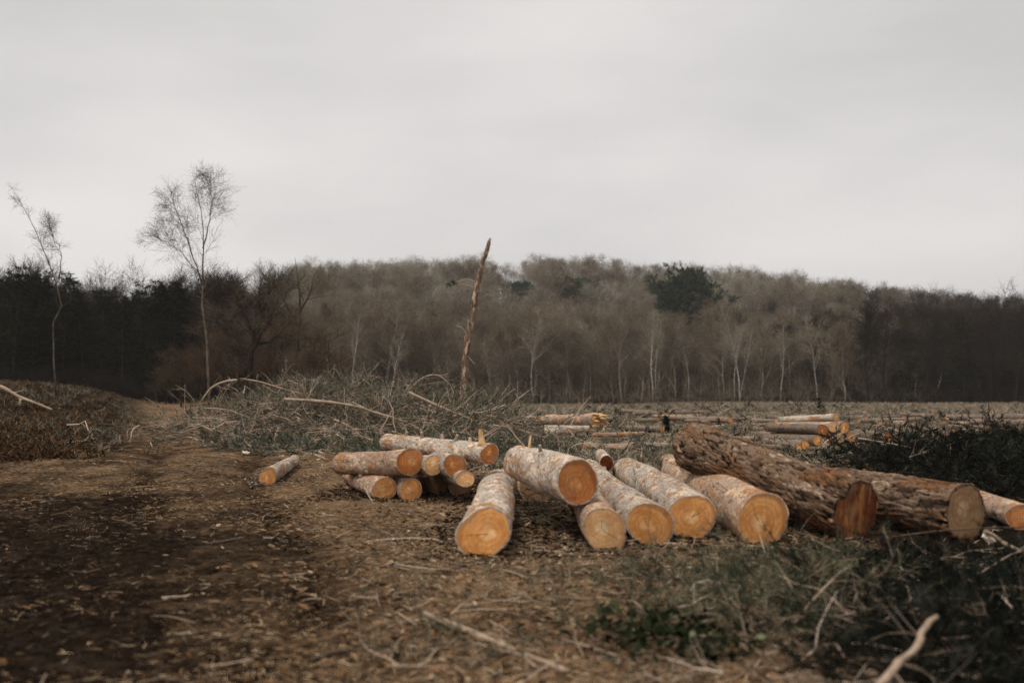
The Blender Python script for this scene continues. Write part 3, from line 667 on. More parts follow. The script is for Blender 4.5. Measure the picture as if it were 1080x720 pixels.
def wood_tree(kind, px, Yd, s_, key=None):
    x = (px - CX)/F*Yd; far_ = int(Yd > 140) if key is None else key
    cap = (CAMH + Yd*(HOR - np.interp(px, TOPX, TOPY) - (rng.uniform(0, 5) if Yd > 190 else rng.uniform(0, 14)))/F - gz1(x, Yd))/9.6
    s_ = max(.42, cap if Yd > 205 else min(s_, cap))
    plant(kind, {'conifer': 'conifer_tree'}.get(kind, {'oak': 'bare_tree', 'brown': 'brown_tree', 'slim': 'slim_tree', 'shade_toned': 'dark_tree'}.get(kind)), x, Yd, s_, LAB[(kind, far_)], 'tree', GRP[kind], sxy=1.3 if kind in ('oak', 'brown') else 1.1); cnt[kind] = cnt.get(kind, 0) + 1
def row(n, pxa, pxb, ya, yb, dmin, mixf, sa, sb, key=None):
    k = 0
    for _ in range(n*12):
        if k >= n: break
        px = rng.uniform(pxa, pxb); Yd = rng.uniform(ya, yb)
        if any(abs(px - a) < b and c < Yd < d_ for a, b, c, d_ in ((726, 40, 121, 153), (606, 22, 150, 192), (546, 18, 150, 188), (850, 16, 125, 152))): continue
        if free((px - CX)/F*Yd, Yd, dmin):
            wood_tree(mixf(px), px, Yd, rng.uniform(sa, sb), key); k += 1
mid_mix = lambda px: rng.choice(['oak', 'slim'], p=[.4, .6]) if px < 860 + rng.normal()*50 else rng.choice(['shade_toned', 'slim', 'conifer'], p=[.66, .16, .18])
def right_mix(px): return 'shade_toned' if rng.uniform() < .8 else 'slim'
dk = lambda px, c, sd: px > c + rng.normal()*sd
row(130, 325, 1000, 99, 116, 1.3, lambda px: 'shade_toned' if dk(px, 880, 75) else rng.choice(['slim', 'brown'], p=[.7, .3]), .62, .95, 0)
row(120, 320, 1000, 116, 150, 2.0, lambda px: 'shade_toned' if dk(px, 900, 75) else rng.choice(['slim', 'brown', 'oak'], p=[.45, .42, .13]), .7, .95, 0)
row(150, 315, 1050, 150, 200, 2.6, lambda px: 'shade_toned' if dk(px, 940, 70) else rng.choice(['slim', 'brown', 'oak'], p=[.3, .3, .4]), .7, .95, 1)
row(200, 300, 1160, 200, 262, 2.8, lambda px: rng.choice(['oak', 'slim'], p=[.7, .3]) if not dk(px, 975, 60) else 'shade_toned', .76, .9, 1)
row(85, 880, 1170, 92, 150, 2.0, lambda px: 'shade_toned' if dk(px, 955, 55) else 'slim', .75, 1.05, 0)
row(34, 985, 1170, 92, 125, 2.4, lambda px: 'conifer', .7, 1.05, 1)
row(9, 890, 1000, 96, 130, 2.4, lambda px: 'conifer', .6, .9, 1)
# the dark left wood behind the track
row(75, -110, 300, 57, 84, 1.5, lambda px: 'conifer' if px < 200 or rng.uniform() < .2 else 'shade_toned', .62, .92, 0)
row(90, -110, 330, 60, 105, 1.5, lambda px: 'shade_toned' if px < 240 else 'slim', .7, .98, 0)
print('TREES', cnt)

for q in range(58):
    px = rng.uniform(335, 900); Yd = rng.uniform(98, 128)
    plant('birch', 'birch_tree', (px - CX)/F*Yd, Yd, rng.uniform(.65, .95), 'thin pale birch among the brown trees just inside the wood', 'tree', 'thin birches inside the wood', sxy=.75)
# big green pines on the rise
for px, Yd, ptop, wid, lab in ((726, 150, 289, 9.5, 'big dark green domed pine standing out in the bare wood'), (606, 190, 301, 6.0, 'flat topped green pine on the rise right of the snag'), (546, 186, 302, 5.0, 'small green pine on the rise close to the snag tip'), (850, 150, 350, 4.0, 'dark narrow pine low on the right part of the rise')):
    h = max(4.5, CAMH + Yd*(HOR - ptop)/F - gz1((px - CX)/F*Yd, Yd))*.84
    t, c = scots(int(px), h, .25, wid); x = (px - CX)/F*Yd
    e = empty('pine_tree', (x, Yd, gz1(x, Yd))); link('trunk', t, e); link('crown', c, e); tag(e, lab, 'pine tree', 'green pines on the rise')

# understory of the wood
def undergrowth():
    a = Acc(); g = np.random.default_rng(77); n = 9000
    px = g.uniform(-80, 1180, n); slope = np.arange(n) > 3000; Yd = np.where(px < 330, g.uniform(53, 75, n), g.uniform(91, 120, n)); Yd = np.where(slope & (px > 250), g.uniform(110, 255, n), Yd); x = (px - CX)/F*Yd
    B = gpts(x, Yd); d = nrm(g.normal(size=(n, 3))*np.array([.45, .45, .1]) + np.array([0, 0, 1]))
    ridge = np.arange(n) > 7000; Yd = np.where(ridge & (px > 300), g.uniform(215, 272, n), Yd); x = (px - CX)/F*Yd; B = gpts(x, Yd)
    cap = CAMH + Yd*(HOR - np.interp(px, TOPX, TOPY) - 4)/F - B[:, 2]
    L = (g.uniform(.8, 3.0, n)*np.where(slope, 1.35, 1)); L = np.where(ridge & (px > 300), np.clip(cap*g.uniform(.6, 1.0, n)*.8, 1, 8), L)[:, None]; L = L*np.clip((Yd[:, None] - 84)/14 + (px[:, None] < 330)*2, .3, 1); P = np.stack([B, B + d*L*.5, B + nrm(d + g.normal(size=(n, 3))*.25)*L], 1)
    r = np.where(L > 3.5, .04, .022)*np.array([1, .7, .3]); 
    dk = (px + g.normal(size=n)*55 > 930) | (px < 250)
    rn = np.where(dk, g.uniform(0, .15, n), g.uniform(.35, 1, n)); a.tubes(P, r, 3, rn)
    C = kids(g, P, r, 12, .2, 1, lambda t, l: l*.45 + .1, .65, 3, .03, .2, .6, rmin=.011, taper=.7); a.tubes(*C, 3, np.repeat(rn, 12))
    m = m_rnd('thicket twigs', [(0, (.012, .009, .007)), (.18, (.035, .026, .02)), (.4, (.08, .061, .042)), (1, (.18, .146, .105))])
    tag(link('undergrowth', a.mesh('undergrowth', m, True)), 'low tangle of brown saplings and brambles along the foot of the wood', 'undergrowth', kind='stuff')
undergrowth()

# ------------------------------------------------------------------ named trees in front
def px_path(pts, Yd):
    P = np.array([at(a, b, Yd) for a, b in pts]); return P
def resample(P, n):
    s = np.concatenate([[0], np.cumsum(np.linalg.norm(np.diff(P, axis=0), axis=1))]); t = np.linspace(0, s[-1], n)
    return np.stack([np.interp(t, s, P[:, k]) for k in range(3)], -1)
def birch_from(pathsets, Yd, lab, radii, seed, nA, lenA, droop, tm='trunk_birch', wm='twig_birch', t0=.35, base=None, name='birch_tree', ang=.6, up=.04, nb=(8, 6)):
    g = np.random.default_rng(seed); tr = Acc(); cr = Acc(); org = None
    for pts, r in zip(pathsets, radii):
        P = resample(px_path(pts, Yd), 12); 
        if org is None:
            org = P[0].copy(); org[2] = gz1(org[0], org[1]) - .05; P[0] = org
        P = P - org; P[1:-1] += g.normal(size=P[1:-1].shape)*.03; P[:, 1] += np.linspace(0, 1, 12)*g.normal()*.4
        P = P[None]; q = (r*np.linspace(1, .1, 12))[None]; tr.tubes(P, q, 8)
        A = kids(g, P, q, nA, t0, 1, lambda t, l: lenA*(1.2 - .75*t), ang, 6, up, .1, .4, rmin=.007)
        B = kids(g, *A, nb[0], .12, 1, lambda t, l: l*.5*(1.2 - .6*t) + .12, .75, 5, up*.4 + droop*.3, .14, .5, rmin=.0045)
        C = kids(g, *B, nb[1], .08, 1, lambda t, l: l*.5 + .14, .7, 4, droop, .14, .6, rmin=.0028, taper=.7)
        tr.tubes(*A, 5, cap=False); cr.tubes(*B, 3); cr.tubes(*C, 3)
    e = empty(name, tuple(org)); link('trunk', tr.mesh('trunk', M[tm], True), e); link('crown', cr.mesh('crown', M[wm], True), e)
    tag(e, lab, 'tree'); return e
birch_from([[(60, 400), (58, 375), (56, 348), (66, 322), (62, 290), (50, 262), (38, 234), (26, 211), (17, 195)], [(62, 292), (68, 270), (60, 250), (58, 236)]], 36,
           'crooked thin bare birch leaning over the dark wood beside the track', (.036, .018), 5, 20, .62, -.01, tm='trunk_tan', t0=.35, ang=.75, up=.06, nb=(5, 4))
birch_from([[(222, 402), (218, 370), (214, 330), (212, 290), (214, 255), (212, 228), (207, 203), (202, 184)], [(213, 300), (204, 275), (196, 250), (186, 225), (178, 200)], [(214, 262), (221, 235), (224, 213), (225, 195)], [(210, 290), (196, 272), (180, 258), (165, 250)]], 40,
           'tall fine-twigged birch with forked stems rising above the skyline', (.058, .036, .032, .024), 9, 15, 1.45, -.03, tm='trunk_tan', t0=.36, ang=.62, up=.05)
birch_from([[(262, 400), (264, 375), (268, 352), (256, 330), (246, 312), (240, 290)], [(266, 370), (278, 350), (290, 330), (298, 305)], [(265, 365), (280, 362), (296, 352), (308, 335)], [(264, 372), (245, 355), (228, 340), (222, 322)], [(268, 352), (270, 325), (274, 300), (272, 280)]], 42,
           'low spreading bare tree with dark wide limbs behind the brash heap', (.12, .08, .06, .06, .06), 21, 9, 1.2, .02, 'trunk_dark', 'twig_brown', .25, name='spreading_tree', ang=.75, up=.06)
birch_from([[(310, 405), (314, 370), (318, 335), (316, 300), (312, 272)], [(316, 345), (300, 320), (290, 295)], [(317, 330), (330, 305), (334, 285)]], 58, 'brown bushy tree at the corner where the track wood ends', (.1, .06, .06), 31, 12, 1.6, .02, 'trunk_dark', 'twig_brown', .2, name='bushy_tree', ang=.7, up=.06)

for px, Yd, s_, lab in ((192, 50, .34, 'rust brown bush left of the tall forked birch'), (236, 46, .36, 'rust brown bush just right of the tall birch foot'), (292, 47, .42, 'rust brown bush behind the arching branch of the brash heap'), (330, 52, .45, 'rust brown bush at the corner of the brown wood'), (212, 55, .44, 'wide twiggy bush behind the tall birch'), (262, 54, .5, 'tall twiggy bush behind the spreading dark tree'), (350, 60, .5, 'twiggy brown bush before the pale birches'), (175, 53, .3, 'small twiggy bush at the dark end of the track')):
    plant('bush', 'brown_bush', (px - CX)/F*Yd, Yd, s_, lab, 'bush', 'brown bushes round the tall birch', sxy=1.5)
# leaning snag
def snag():
    g = np.random.default_rng(4); Yd = 46.; P = resample(px_path([(488, 428), (490, 400), (491, 375), (496, 345), (502, 310), (508, 280), (517, 253)], Yd), 60)
    org = P[0].copy(); org[2] = gz1(org[0], org[1]); P[0] = org; P = P - org
    K = 26; th = np.arange(K)*6.2832/K; t = np.linspace(0, 1, 60); r = .16*(1 - .4*t); r[-6:] *= np.array([.98, .95, .9, .84, .74, .55])
    q = np.stack([np.cos(th)[None]*.2 + 0*t[:, None], np.sin(th)[None]*.2 + 0*t[:, None], t[:, None]*7.5 + 0*th[None]], -1)
    h = fbm(q*np.array([7, 7, 3.4]), 4, 3)*1.5 + .5*fbm(q*np.array([24, 24, 9]), 2, 9); rad = r[:, None]*(1 + .55*h)
    V = P[:, None] + np.stack([np.cos(th)[None]*rad, np.sin(th)[None]*rad, 0*rad], -1)
    V[-6:, :, 2] += (.18*np.abs(fbm(q[-6:]*11, 2, 5)))*np.linspace(0, 1.8, 6)[:, None]
    idx = np.arange(60*K).reshape(60, K); rr = np.roll(idx, -1, 1); Q = np.stack([idx[:-1], rr[:-1], rr[1:], idx[1:]], -1).reshape(-1, 4)
    e = empty('dead_snag', tuple(org)); tag(e, 'tall leaning dead trunk with peeling bark and broken top, one green tuft', 'dead tree')
    link('trunk', mk_mesh('trunk', V, None, Q, True, {'relief': np.clip(h*.5 + .5, 0, 1), 'cell': np.clip(.5 + .6*1.6*fbm(q*np.array([5, 5, 3.2]) + 3, 3, 4), 0, 1)}, M['snag']), e)
    a = Acc(); 
    for pts in ([(500, 297), (492, 294), (484, 297), (477, 299)], [(499, 303), (490, 300), (482, 301)], [(493, 352), (486, 345), (480, 343)], [(491, 372), (497, 380), (501, 384)]):
        B = resample(px_path(pts, Yd), 6) - org; a.tubes(B[None], np.linspace(.03, .014, 6)[None], 4)
    link('dead_branch', a.mesh('dead_branch', M['pole']), e)
    c = Acc(); B = resample(px_path([(484, 299), (474, 300)], Yd - .1), 5) - org
    T = kids(g, B[None], np.full((1, 5), .01), 16, 0, 1, lambda t, l: .22 + 0*t, .9, 3, 0, .2); needles(c, g, T[0], 20, .12, .022, .9, 0, None, .2, .8)
    o = link('needle_tuft', c.mesh('needle_tuft', M['pine_green']), e)
snag()

# ------------------------------------------------------------------ brash: pine sprays heaped on the ground (nobody could count it)
def brash(name, x, y, zl, size, mat, wood, label, nk=5, nn=14, nl=.1, nw=.012, seed=1, droop=-.05, flat=.35, lo=.1, hi=.9, cat='brash', rw=.009):
    g = np.random.default_rng(seed); n = len(x); B = gpts(x, y); B[:, 2] += zl
    az = g.uniform(0, 6.28, n); d = nrm(np.stack([np.cos(az), np.sin(az), g.normal(size=n)*flat + .1], -1)); L = size*g.uniform(.5, 1.3, n)
    P = [B]; 
    for q in range(4):
        d = nrm(d + g.normal(size=(n, 3))*.24 + np.array([0, 0, droop])); P.append(P[-1] + d*(L/4)[:, None])
    P = np.stack(P, 1); P[..., 2] = np.maximum(P[..., 2], gz(P[..., 0], P[..., 1]) + .015)
    r = np.full((n, 5), rw)*np.linspace(1, .4, 5)*np.sqrt(size/.6)
    a = Acc(); st = Acc(); T = kids(g, P, r, nk, .15, 1, lambda t, l: l*.35 + .05, .7, 4, 0, .2, .6, rmin=.003)
    st.tubes(P, r, 4, g.uniform(0, 1, n)); st.tubes(*T, 3, g.uniform(0, 1, n*nk))
    dens = np.repeat(g.uniform(lo, hi, n), nk)
    for Pp, n_, t0 in ((T[0], nn, .25), (P, nn, .55)):
        needles(a, g, Pp, n_, nl, nw, .55, t0, None, lo, hi)
    o = tag(link(name, a.mesh(name, M[mat])), label, cat, kind='stuff')
    s_ = link('twigs', st.mesh('twigs', M[wood]), o)
    return o
def scatter_px(g, n, pxa, pxb, ya, yb, power=1.):
    Yd = ya + (yb - ya)*g.uniform(0, 1, n)**power; px = g.uniform(pxa, pxb, n); return (px - CX)/F*Yd, Yd
g = np.random.default_rng(41)
# heap behind the left stack
n = 900; x = np.concatenate([g.normal(-4.7, 2.0, n), g.normal(-2.0, 1.6, 650)]); y = np.concatenate([g.normal(26.6, 1.8, n), g.normal(24.8, 1.8, 650)])
y = np.where(y < 20, 20 + np.abs(y - 20), y); kk = ~clear(x, y); x, y = x[kk], y[kk]
brash('brash_heap', x, y, g.uniform(0, .35, len(x)), 1.0, 'needle', 'twiglit', 'long heap of cut grey-green pine branches beside the track', 5, 13, .13, .014, 5, rw=.012)
x3, y3 = scatter_px(g, 360, 225, 585, 16.2, 24, 1.0); kk = ~clear(x3, y3) & (y3 > 16.5 + .9*np.maximum(0, -x3 - 2.2)); x3, y3 = x3[kk], y3[kk]
brash('green_brash', x3, y3, g.uniform(0, .08, len(x3)), .6, 'needle', 'twiglit', 'grey-green conifer sprays spread from the brash heap down to the stacked logs', 5, 18, .13, .014, 14, flat=.2)
x2 = np.concatenate([g.normal(-4.7, 2.0, 420), g.normal(-2.0, 1.8, 300)]); y2 = np.maximum(np.concatenate([g.normal(26.2, 1.8, 420), g.normal(24.2, 1.8, 300)]), 20.2); kk = ~clear(x2, y2); x2, y2 = x2[kk], y2[kk]
brash('bare_brash', x2, y2, g.uniform(.06, .38, len(x2)), 1.25, 'needle', 'paletwig', 'tangle of bare tan twigs in the brash heap beside the track', 7, 1, .1, .01, 15, rw=.009, flat=.22, droop=-.1)
# strewn over the open clearing
x, y = scatter_px(g, 1900, 470, 1000, 15.5, 62, 1.5); keep = ~((x > 5.2) & (y < 19)) & ~((x < -1) & (y < 19)) & ~((np.abs(x - 6.4) < 1.7) & (np.abs(y - 22) < 2.6)) & ~clear(x, y); x, y = x[keep], y[keep]
brash('clearing_brash', x, y, g.uniform(0, .06, len(x)), .7, 'needle', 'twiglit', 'grey-green brash and twigs strewn over the cleared field', 4, 9, .11, .015, 6, flat=.12)
x, y = scatter_px(g, 900, 560, 1080, 16, 60, 1.3); kk = ~((x > 5.2) & (y < 18)) & ~clear(x, y); x, y = x[kk], y[kk]
brash('bare_field_brash', x, y, g.uniform(0, .06, len(x)), .9, 'needle', 'paletwig', 'bare tan twigs and broken poles littering the cleared field', 4, 1, .1, .01, 16, flat=.1, rw=.011)
x, y = scatter_px(g, 260, 620, 1090, 22, 75, 1.2); kk = ~clear(x, y); x, y = x[kk], y[kk]
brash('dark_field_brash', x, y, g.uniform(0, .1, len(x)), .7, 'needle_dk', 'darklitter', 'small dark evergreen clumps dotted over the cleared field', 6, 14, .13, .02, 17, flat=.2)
# debris among the logs of the row
x = g.uniform(-.1, 2.5, 170); y = g.uniform(9.2, 13.5, 170)
brash('row_debris', x, y, g.uniform(0, .06, 170), .45, 'needle_near', 'twiglit', 'green sprigs and twigs caught between the logs of the row', 4, 16, .07, .005, 20, flat=.25)
# dark heap at the right
n = 1300; x = g.normal(7.7, 1.7, n); y = g.normal(14.2, 1.7, n); kk = (x > 4.9) & (y > 10.6 + (7 - x)*.2); x, y = x[kk], y[kk]; n = len(x)
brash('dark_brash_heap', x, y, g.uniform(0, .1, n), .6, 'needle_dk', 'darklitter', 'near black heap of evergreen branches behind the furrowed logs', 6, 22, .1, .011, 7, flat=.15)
# brash before the furrowed logs, near-corner darkness put into its colour
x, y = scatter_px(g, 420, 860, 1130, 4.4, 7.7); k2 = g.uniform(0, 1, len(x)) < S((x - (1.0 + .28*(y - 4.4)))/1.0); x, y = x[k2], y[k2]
brash('shadowy_brash', x, y, g.uniform(0, .04, len(x)), .5, 'needle_dk', 'darklitter', 'brash coloured dark for near-corner shade, before the furrowed logs', 7, 30, .07, .005, 8, flat=.1, droop=-.12)
# blue green brash in front of the row
x, y = scatter_px(g, 280, 650, 915, 5.4, 7.35); k2 = (x > .95 + g.normal(size=len(x))*.15); x, y = x[k2], y[k2]
brash('pine_brash', x, y, g.uniform(0, .05, len(x)), .45, 'needle_near', 'twiglit', 'blue-green pine sprigs matted in front of the cut ends', 5, 26, .075, .0045, 9, droop=-.08, flat=.15)
x, y = scatter_px(g, 130, 690, 1100, 4.6, 7.7); k2 = x > .8 + .12*(y - 4.6); x, y = x[k2], y[k2]
brash('bare_twigs', x, y, g.uniform(.02, .1, len(x)), .5, 'needle_near', 'paletwig', 'bare pale twigs tangled in the near brash', 3, 1, .05, .004, 19, droop=-.08, flat=.15, rw=.0055)
# thin sprinkle over the tan soil
x, y = scatter_px(g, 60, 400, 800, 4.5, 7.5)
brash('loose_sprigs', x, y, g.uniform(0, .03, len(x)), .3, 'needle_near', 'twiglit', 'loose green sprigs sprinkled over the tan forest floor', 4, 18, .06, .004, 10, flat=.2)

# ------------------------------------------------------------------ litter and grasses (stuff)
def flatlitter(name, x, y, L, w, mat, label, seed, tiltz=.12, lo=0, hi=1, bend=.25, lift=.012, cat='litter'):
    g = np.random.default_rng(seed); n = len(x); az = g.uniform(0, 6.28, n); B = gpts(x, y); B[:, 2] += lift*g.uniform(.2, 1.5, n)
    d = np.stack([np.cos(az), np.sin(az), np.abs(g.normal(size=n))*tiltz], -1)*(L*g.uniform(.4, 1.3, n))[:, None]
    a = Acc(); a.blades(B, d, w*g.uniform(.6, 1.3, n), g.uniform(lo, hi, n), g.normal(size=(n, 3))*L*bend*np.array([1, 1, .25])); 
    return tag(link(name, a.mesh(name, M[mat])), label, cat, kind='stuff')
x, y = scatter_px(g, 105000, -20, 1100, 4.2, 17, 1.25); nz = 1.5*fbm(p3(x, y, 1.1), 4, 40)
mudv = np.clip((-x + .25 - .2*(y - 4.7))/2.2, 0, 1); drk = S((x - (1.1 + .3*(y - 4.7)))/1.0)
k1 = g.uniform(0, 1, len(x)) < np.clip((1 - .9*mudv*S((14 - y)/7))*(1 - .93*drk)*(.5 + nz), 0, 1)
flatlitter('needle_litter', x[k1], y[k1], .07, .0042, 'straw', 'tan pine needles and dry grass covering the open forest floor', 50, .16)
k2 = (~k1) & (g.uniform(0, 1, len(x)) < .4) & (drk < .6)
flatlitter('dark_litter', x[k2], y[k2], .07, .007, 'darklitter', 'black rotted twigs and needles on the muddy track', 51, .2)
x, y = scatter_px(g, 6500, -20, 900, 4.2, 16, 1.2); kk = g.uniform(0, 1, len(x)) < .75 - .72*np.clip((-x + .25 - .2*(y - 4.7))/2.2, 0, 1)
a = Acc(); x, y = x[kk], y[kk]; n = len(x); B = gpts(x, y); B[:, 2] += .012; az = g.uniform(0, 6.28, n); L = g.uniform(.015, .05, n)[:, None]
u = np.stack([np.cos(az), np.sin(az), g.normal(size=n)*.35], -1)*L; v = np.stack([-np.sin(az), np.cos(az), g.normal(size=n)*.35], -1)*L*.55
V = np.stack([B - u, B - v*.8 + [0, 0, .006], B + u, B + v], 1); a.add(V, None, np.arange(n*4).reshape(n, 4), np.repeat(g.uniform(0, 1, n)**1.5, 4))
tag(link('leaf_litter', a.mesh('leaf_litter', M['leaf'])), 'dead brown leaves scattered over the forest floor', 'litter', kind='stuff')
x, y = scatter_px(g, 2600, 30, 1060, 4.2, 24, 1.2); mv = np.clip((-x + .25 - .2*(y - 4.7))/2.2, 0, 1) ; kk = g.uniform(0, 1, len(x)) < 1 - .9*mv - .6*S((x - (1.3 + .33*(y - 4.7)))/1.0)*(y < 9)
x, y = x[kk], y[kk]; n = len(x); az = g.uniform(0, 6.28, n); L = g.uniform(.06, .35, n)[:, None]; B = gpts(x, y) + [0, 0, .012]
d = np.stack([np.cos(az), np.sin(az), g.normal(size=n)*.08 + .04], -1)*L; m_ = B + d*.5 + g.normal(size=(n, 3))*.012
a = Acc(); a.tubes(np.stack([B, m_, B + d], 1), g.uniform(.0025, .007, n)[:, None]*np.array([1, .9, .5]), 4, g.uniform(0, 1, n))
tag(link('twig_litter', a.mesh('twig_litter', M['twiglit'])), 'small pale broken twigs scattered on the ground', 'litter', kind='stuff')
x, y = scatter_px(g, 20000, -30, 420, 11, 50, 1.5); xp = -4.6 - (y - 15)*.375; kk = (x < -1.5) & (g.uniform(0, 1, len(x)) < .12 + S((x - xp + 5)/3)) & (g.uniform(0, 1, len(x)) < S((y - 13)/9)*.7)
flatlitter('track_litter', x[kk], y[kk], .11, .012, 'leaf', 'brown leaves and bits strewn along the track', 52, .12)
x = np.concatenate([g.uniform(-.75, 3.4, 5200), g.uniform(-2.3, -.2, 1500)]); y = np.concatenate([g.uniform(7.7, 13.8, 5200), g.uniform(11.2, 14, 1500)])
flatlitter('contact_shade_flecks', x, y, .075, .02, 'darklitter', 'dark litter added as contact shade under and between the logs', 53, .25)  # dark pieces strewn as painted contact shade around the logs
x = np.concatenate([g.uniform(-.6, 2.6, 700), g.uniform(-3.9, -2.7, 260)]); y = np.concatenate([g.uniform(7.3, 8.8, 700), g.uniform(12.6, 16, 260)])
flatlitter('sawdust_chips', x, y, .03, .014, 'paletwig', 'pale sawdust and chips below the cut ends', 54, .2)
# rough grass of the clearing
def tufts(name, x, y, h, w, nb, mat, label, seed, lean=.5, lo=0, hi=1, cat='grass'):
    g = np.random.default_rng(seed); n = len(x); B = np.repeat(gpts(x, y), nb, 0); m = n*nb; B[:, :2] += g.normal(size=(m, 2))*h*.25; B[:, 2] = gz(B[:, 0], B[:, 1]) - .01
    d = nrm(g.normal(size=(m, 3))*lean*np.array([1, 1, .2]) + np.array([0, 0, 1]))*(h*g.uniform(.4, 1.3, m))[:, None]
    a = Acc(); a.blades(B, d, w*g.uniform(.6, 1.3, m), np.clip(np.repeat(g.uniform(lo, hi, n), nb) + g.normal(size=m)*.15, 0, 1), g.normal(size=(m, 3))*h*.25*np.array([1, 1, .3]) - np.array([0, 0, h*.15]))
    return tag(link(name, a.mesh(name, M[mat])), label, cat, kind='stuff')
x, y = scatter_px(g, 9500, 470, 1120, 15, 96, 1.7); kk = ~((x > 5) & (y < 18.5)) & ~((np.abs(x - 6.4) < 1.6) & (np.abs(y - 22) < 2.4)) & ~clear(x, y); x, y = x[kk], y[kk]
tufts('rough_grass', x, y, .2, .022, 6, 'grass', 'rough grey-green and straw winter grass of the clearing', 60, .6)
x, y = scatter_px(g, 1500, 380, 800, 4.4, 13); kk = (x > -1.2 - .1*y); 
tufts('sparse_grass', x[kk], y[kk], .06, .005, 5, 'grass', 'sparse short grass on the tan soil before the logs', 61, .8)
x, y = scatter_px(g, 6500, -40, 210, 17, 58, 1.2); xp = -4.6 - (y - 15)*.375; kk = g.uniform(0, 1, len(x)) < S((xp - x - 1.2)/2.6)*np.clip(.55 + 1.3*fbm(p3(x, y, .4), 3, 70), .05, 1); x, y = x[kk], y[kk]
tufts('dead_bracken', x, y, .27, .03, 7, 'bracken', 'rusty dead bracken on the bank left of the track', 62, .9, cat='bracken')
x, y = scatter_px(g, 1700, -40, 230, 19, 58, 1.2); xp = -4.6 - (y - 15)*.375; kk = g.uniform(0, 1, len(x)) < S((xp - x - .6)/2.6)*np.clip(.4 + 1.5*fbm(p3(x, y, .5), 3, 71), 0, 1); x, y = x[kk], y[kk]
tufts('verge_grass', x, y, .3, .02, 8, 'grass', 'rough straw grass tussocks on the bank left of the track', 63, .7, 0, .55)
# bramble leaves near the bottom
n = 420; th = g.uniform(0, 6.28, n); rr = np.sqrt(g.uniform(0, 1, n)); x = .82 + .4*rr*np.cos(th) + g.normal(size=n)*.12; y = 5.35 + .45*rr*g.uniform(.6, 1.3, n)*np.sin(th); B = gpts(x, y); B[:, 2] += g.uniform(.02, .16, n)
az = g.uniform(0, 6.28, n); L = g.uniform(.014, .034, n)[:, None]; u = np.stack([np.cos(az), np.sin(az), g.normal(size=n)*.5], -1)*L; v = np.stack([-np.sin(az), np.cos(az), g.normal(size=n)*.5], -1)*L*.75
V = np.stack([B - u, B - v, B + u*1.2, B + v], 1); a = Acc(); a.add(V, None, np.arange(n*4).reshape(n, 4), np.repeat(g.uniform(0, 1, n)**1.6, 4))
bl = tag(link('bramble_patch', a.mesh('bramble_patch', M['ivy'])), 'low dark green bramble patch with broad leaves on the near forest floor', 'plant', kind='stuff')

# ------------------------------------------------------------------ single branches and sticks
def stick(pts, Yd, r0, r1, label, mat='pole', twigs=0, cat='branch', name='fallen_branch', group=None, seed=1, tl=.3, gnd=False, k=7):
    """pts: (px, py[, depth]); depths default to Yd; gnd lays it on the ground"""
    g = np.random.default_rng(seed); W = []
    for q in pts:
        W.append(ground_at(q[0], q[1]) + [0, 0, r0*.8] if gnd else at(q[0], q[1], q[2] if len(q) > 2 else Yd))
    W = resample(np.array(W), 14); wob_ = g.normal(size=W.shape); wob_ = (wob_ + np.roll(wob_, 1, 0) + np.roll(wob_, -1, 0))/3; W[1:-1] += wob_[1:-1]*np.minimum(r0*.45, .012); lo_ = gz(W[:, 0], W[:, 1]) + r1*.5; W[:, 2] = np.maximum(W[:, 2], lo_); W[1:-1, 2] = (W[:-2, 2] + W[1:-1, 2] + W[2:, 2])/3
    org = W[0].copy(); W = W - org; a = Acc(); rad = np.linspace(r0, r1, 14)*(1 + .12*g.normal(size=14)); a.tubes(W[None], rad[None], k)
    if twigs:
        T = kids(g, W[None], rad[None], twigs, .2, 1, lambda tt, l: tl + 0*tt, .8, 5, .05, .2, .55, rmin=.003); a.tubes(*T, 4)
        U = kids(g, *T, 3, .3, 1, lambda tt, l: l*.5, .7, 4, .03, .2, .6, rmin=.002); a.tubes(*U, 3)
    o = link(name, a.mesh(name, M[mat], True)); o.location = tuple(org); tag(o, label, cat, group)
    return o
GB = 'bare branches sticking out of the brash heap'
stick([(212, 424), (224, 406), (248, 399), (275, 402), (300, 411), (322, 416)], 25.2, .032, .012, 'long arching bare branch over the track end of the brash heap', 'pole', 8, group=GB, seed=1, tl=.5)
stick([(300, 421), (340, 423), (375, 428), (405, 438), (432, 446)], 22.6, .04, .024, 'straight pale pole lying along the middle of the brash heap', 'pole', 3, group=GB, seed=2)
stick([(432, 414), (460, 427), (490, 440), (528, 455)], 23.0, .04, .026, 'long pale pole slanting down from the brash heap to the stacked logs', 'pole', 4, group=GB, seed=3)
stick([(430, 412), (446, 397), (462, 394), (474, 404), (480, 418)], 24.5, .022, .01, 'hooked pale branch curling up at the far end of the brash heap', 'pole', 9, group=GB, seed=4, tl=.35)
stick([(378, 470), (395, 462), (410, 440), (415, 430)], 21.0, .022, .012, 'upright stick leaning behind the short stout log', 'pole', 2, group=GB, seed=5)
stick([(320, 470), (340, 462), (362, 454), (388, 452)], 20.6, .016, .01, 'thin arched twig at the foot of the brash heap', 'pole', 3, group=GB, seed=6, tl=.2)
stick([(352, 442), (362, 446), (374, 452), (384, 464)], 20.9, .026, .015, 'elbow-bent stick low in the brash heap', 'pole', 2, group=GB, seed=7, tl=.25)
stick([(218, 430), (240, 432), (268, 442)], 23.5, .018, .008, 'slack brown branch trailing onto the track', 'pole', 6, group=GB, seed=8, tl=.4)
stick([(280, 420), (300, 402), (330, 400), (352, 408)], 27.0, .02, .008, 'second arching branch on the crest of the brash heap', 'pole', 8, group=GB, seed=9, tl=.45)
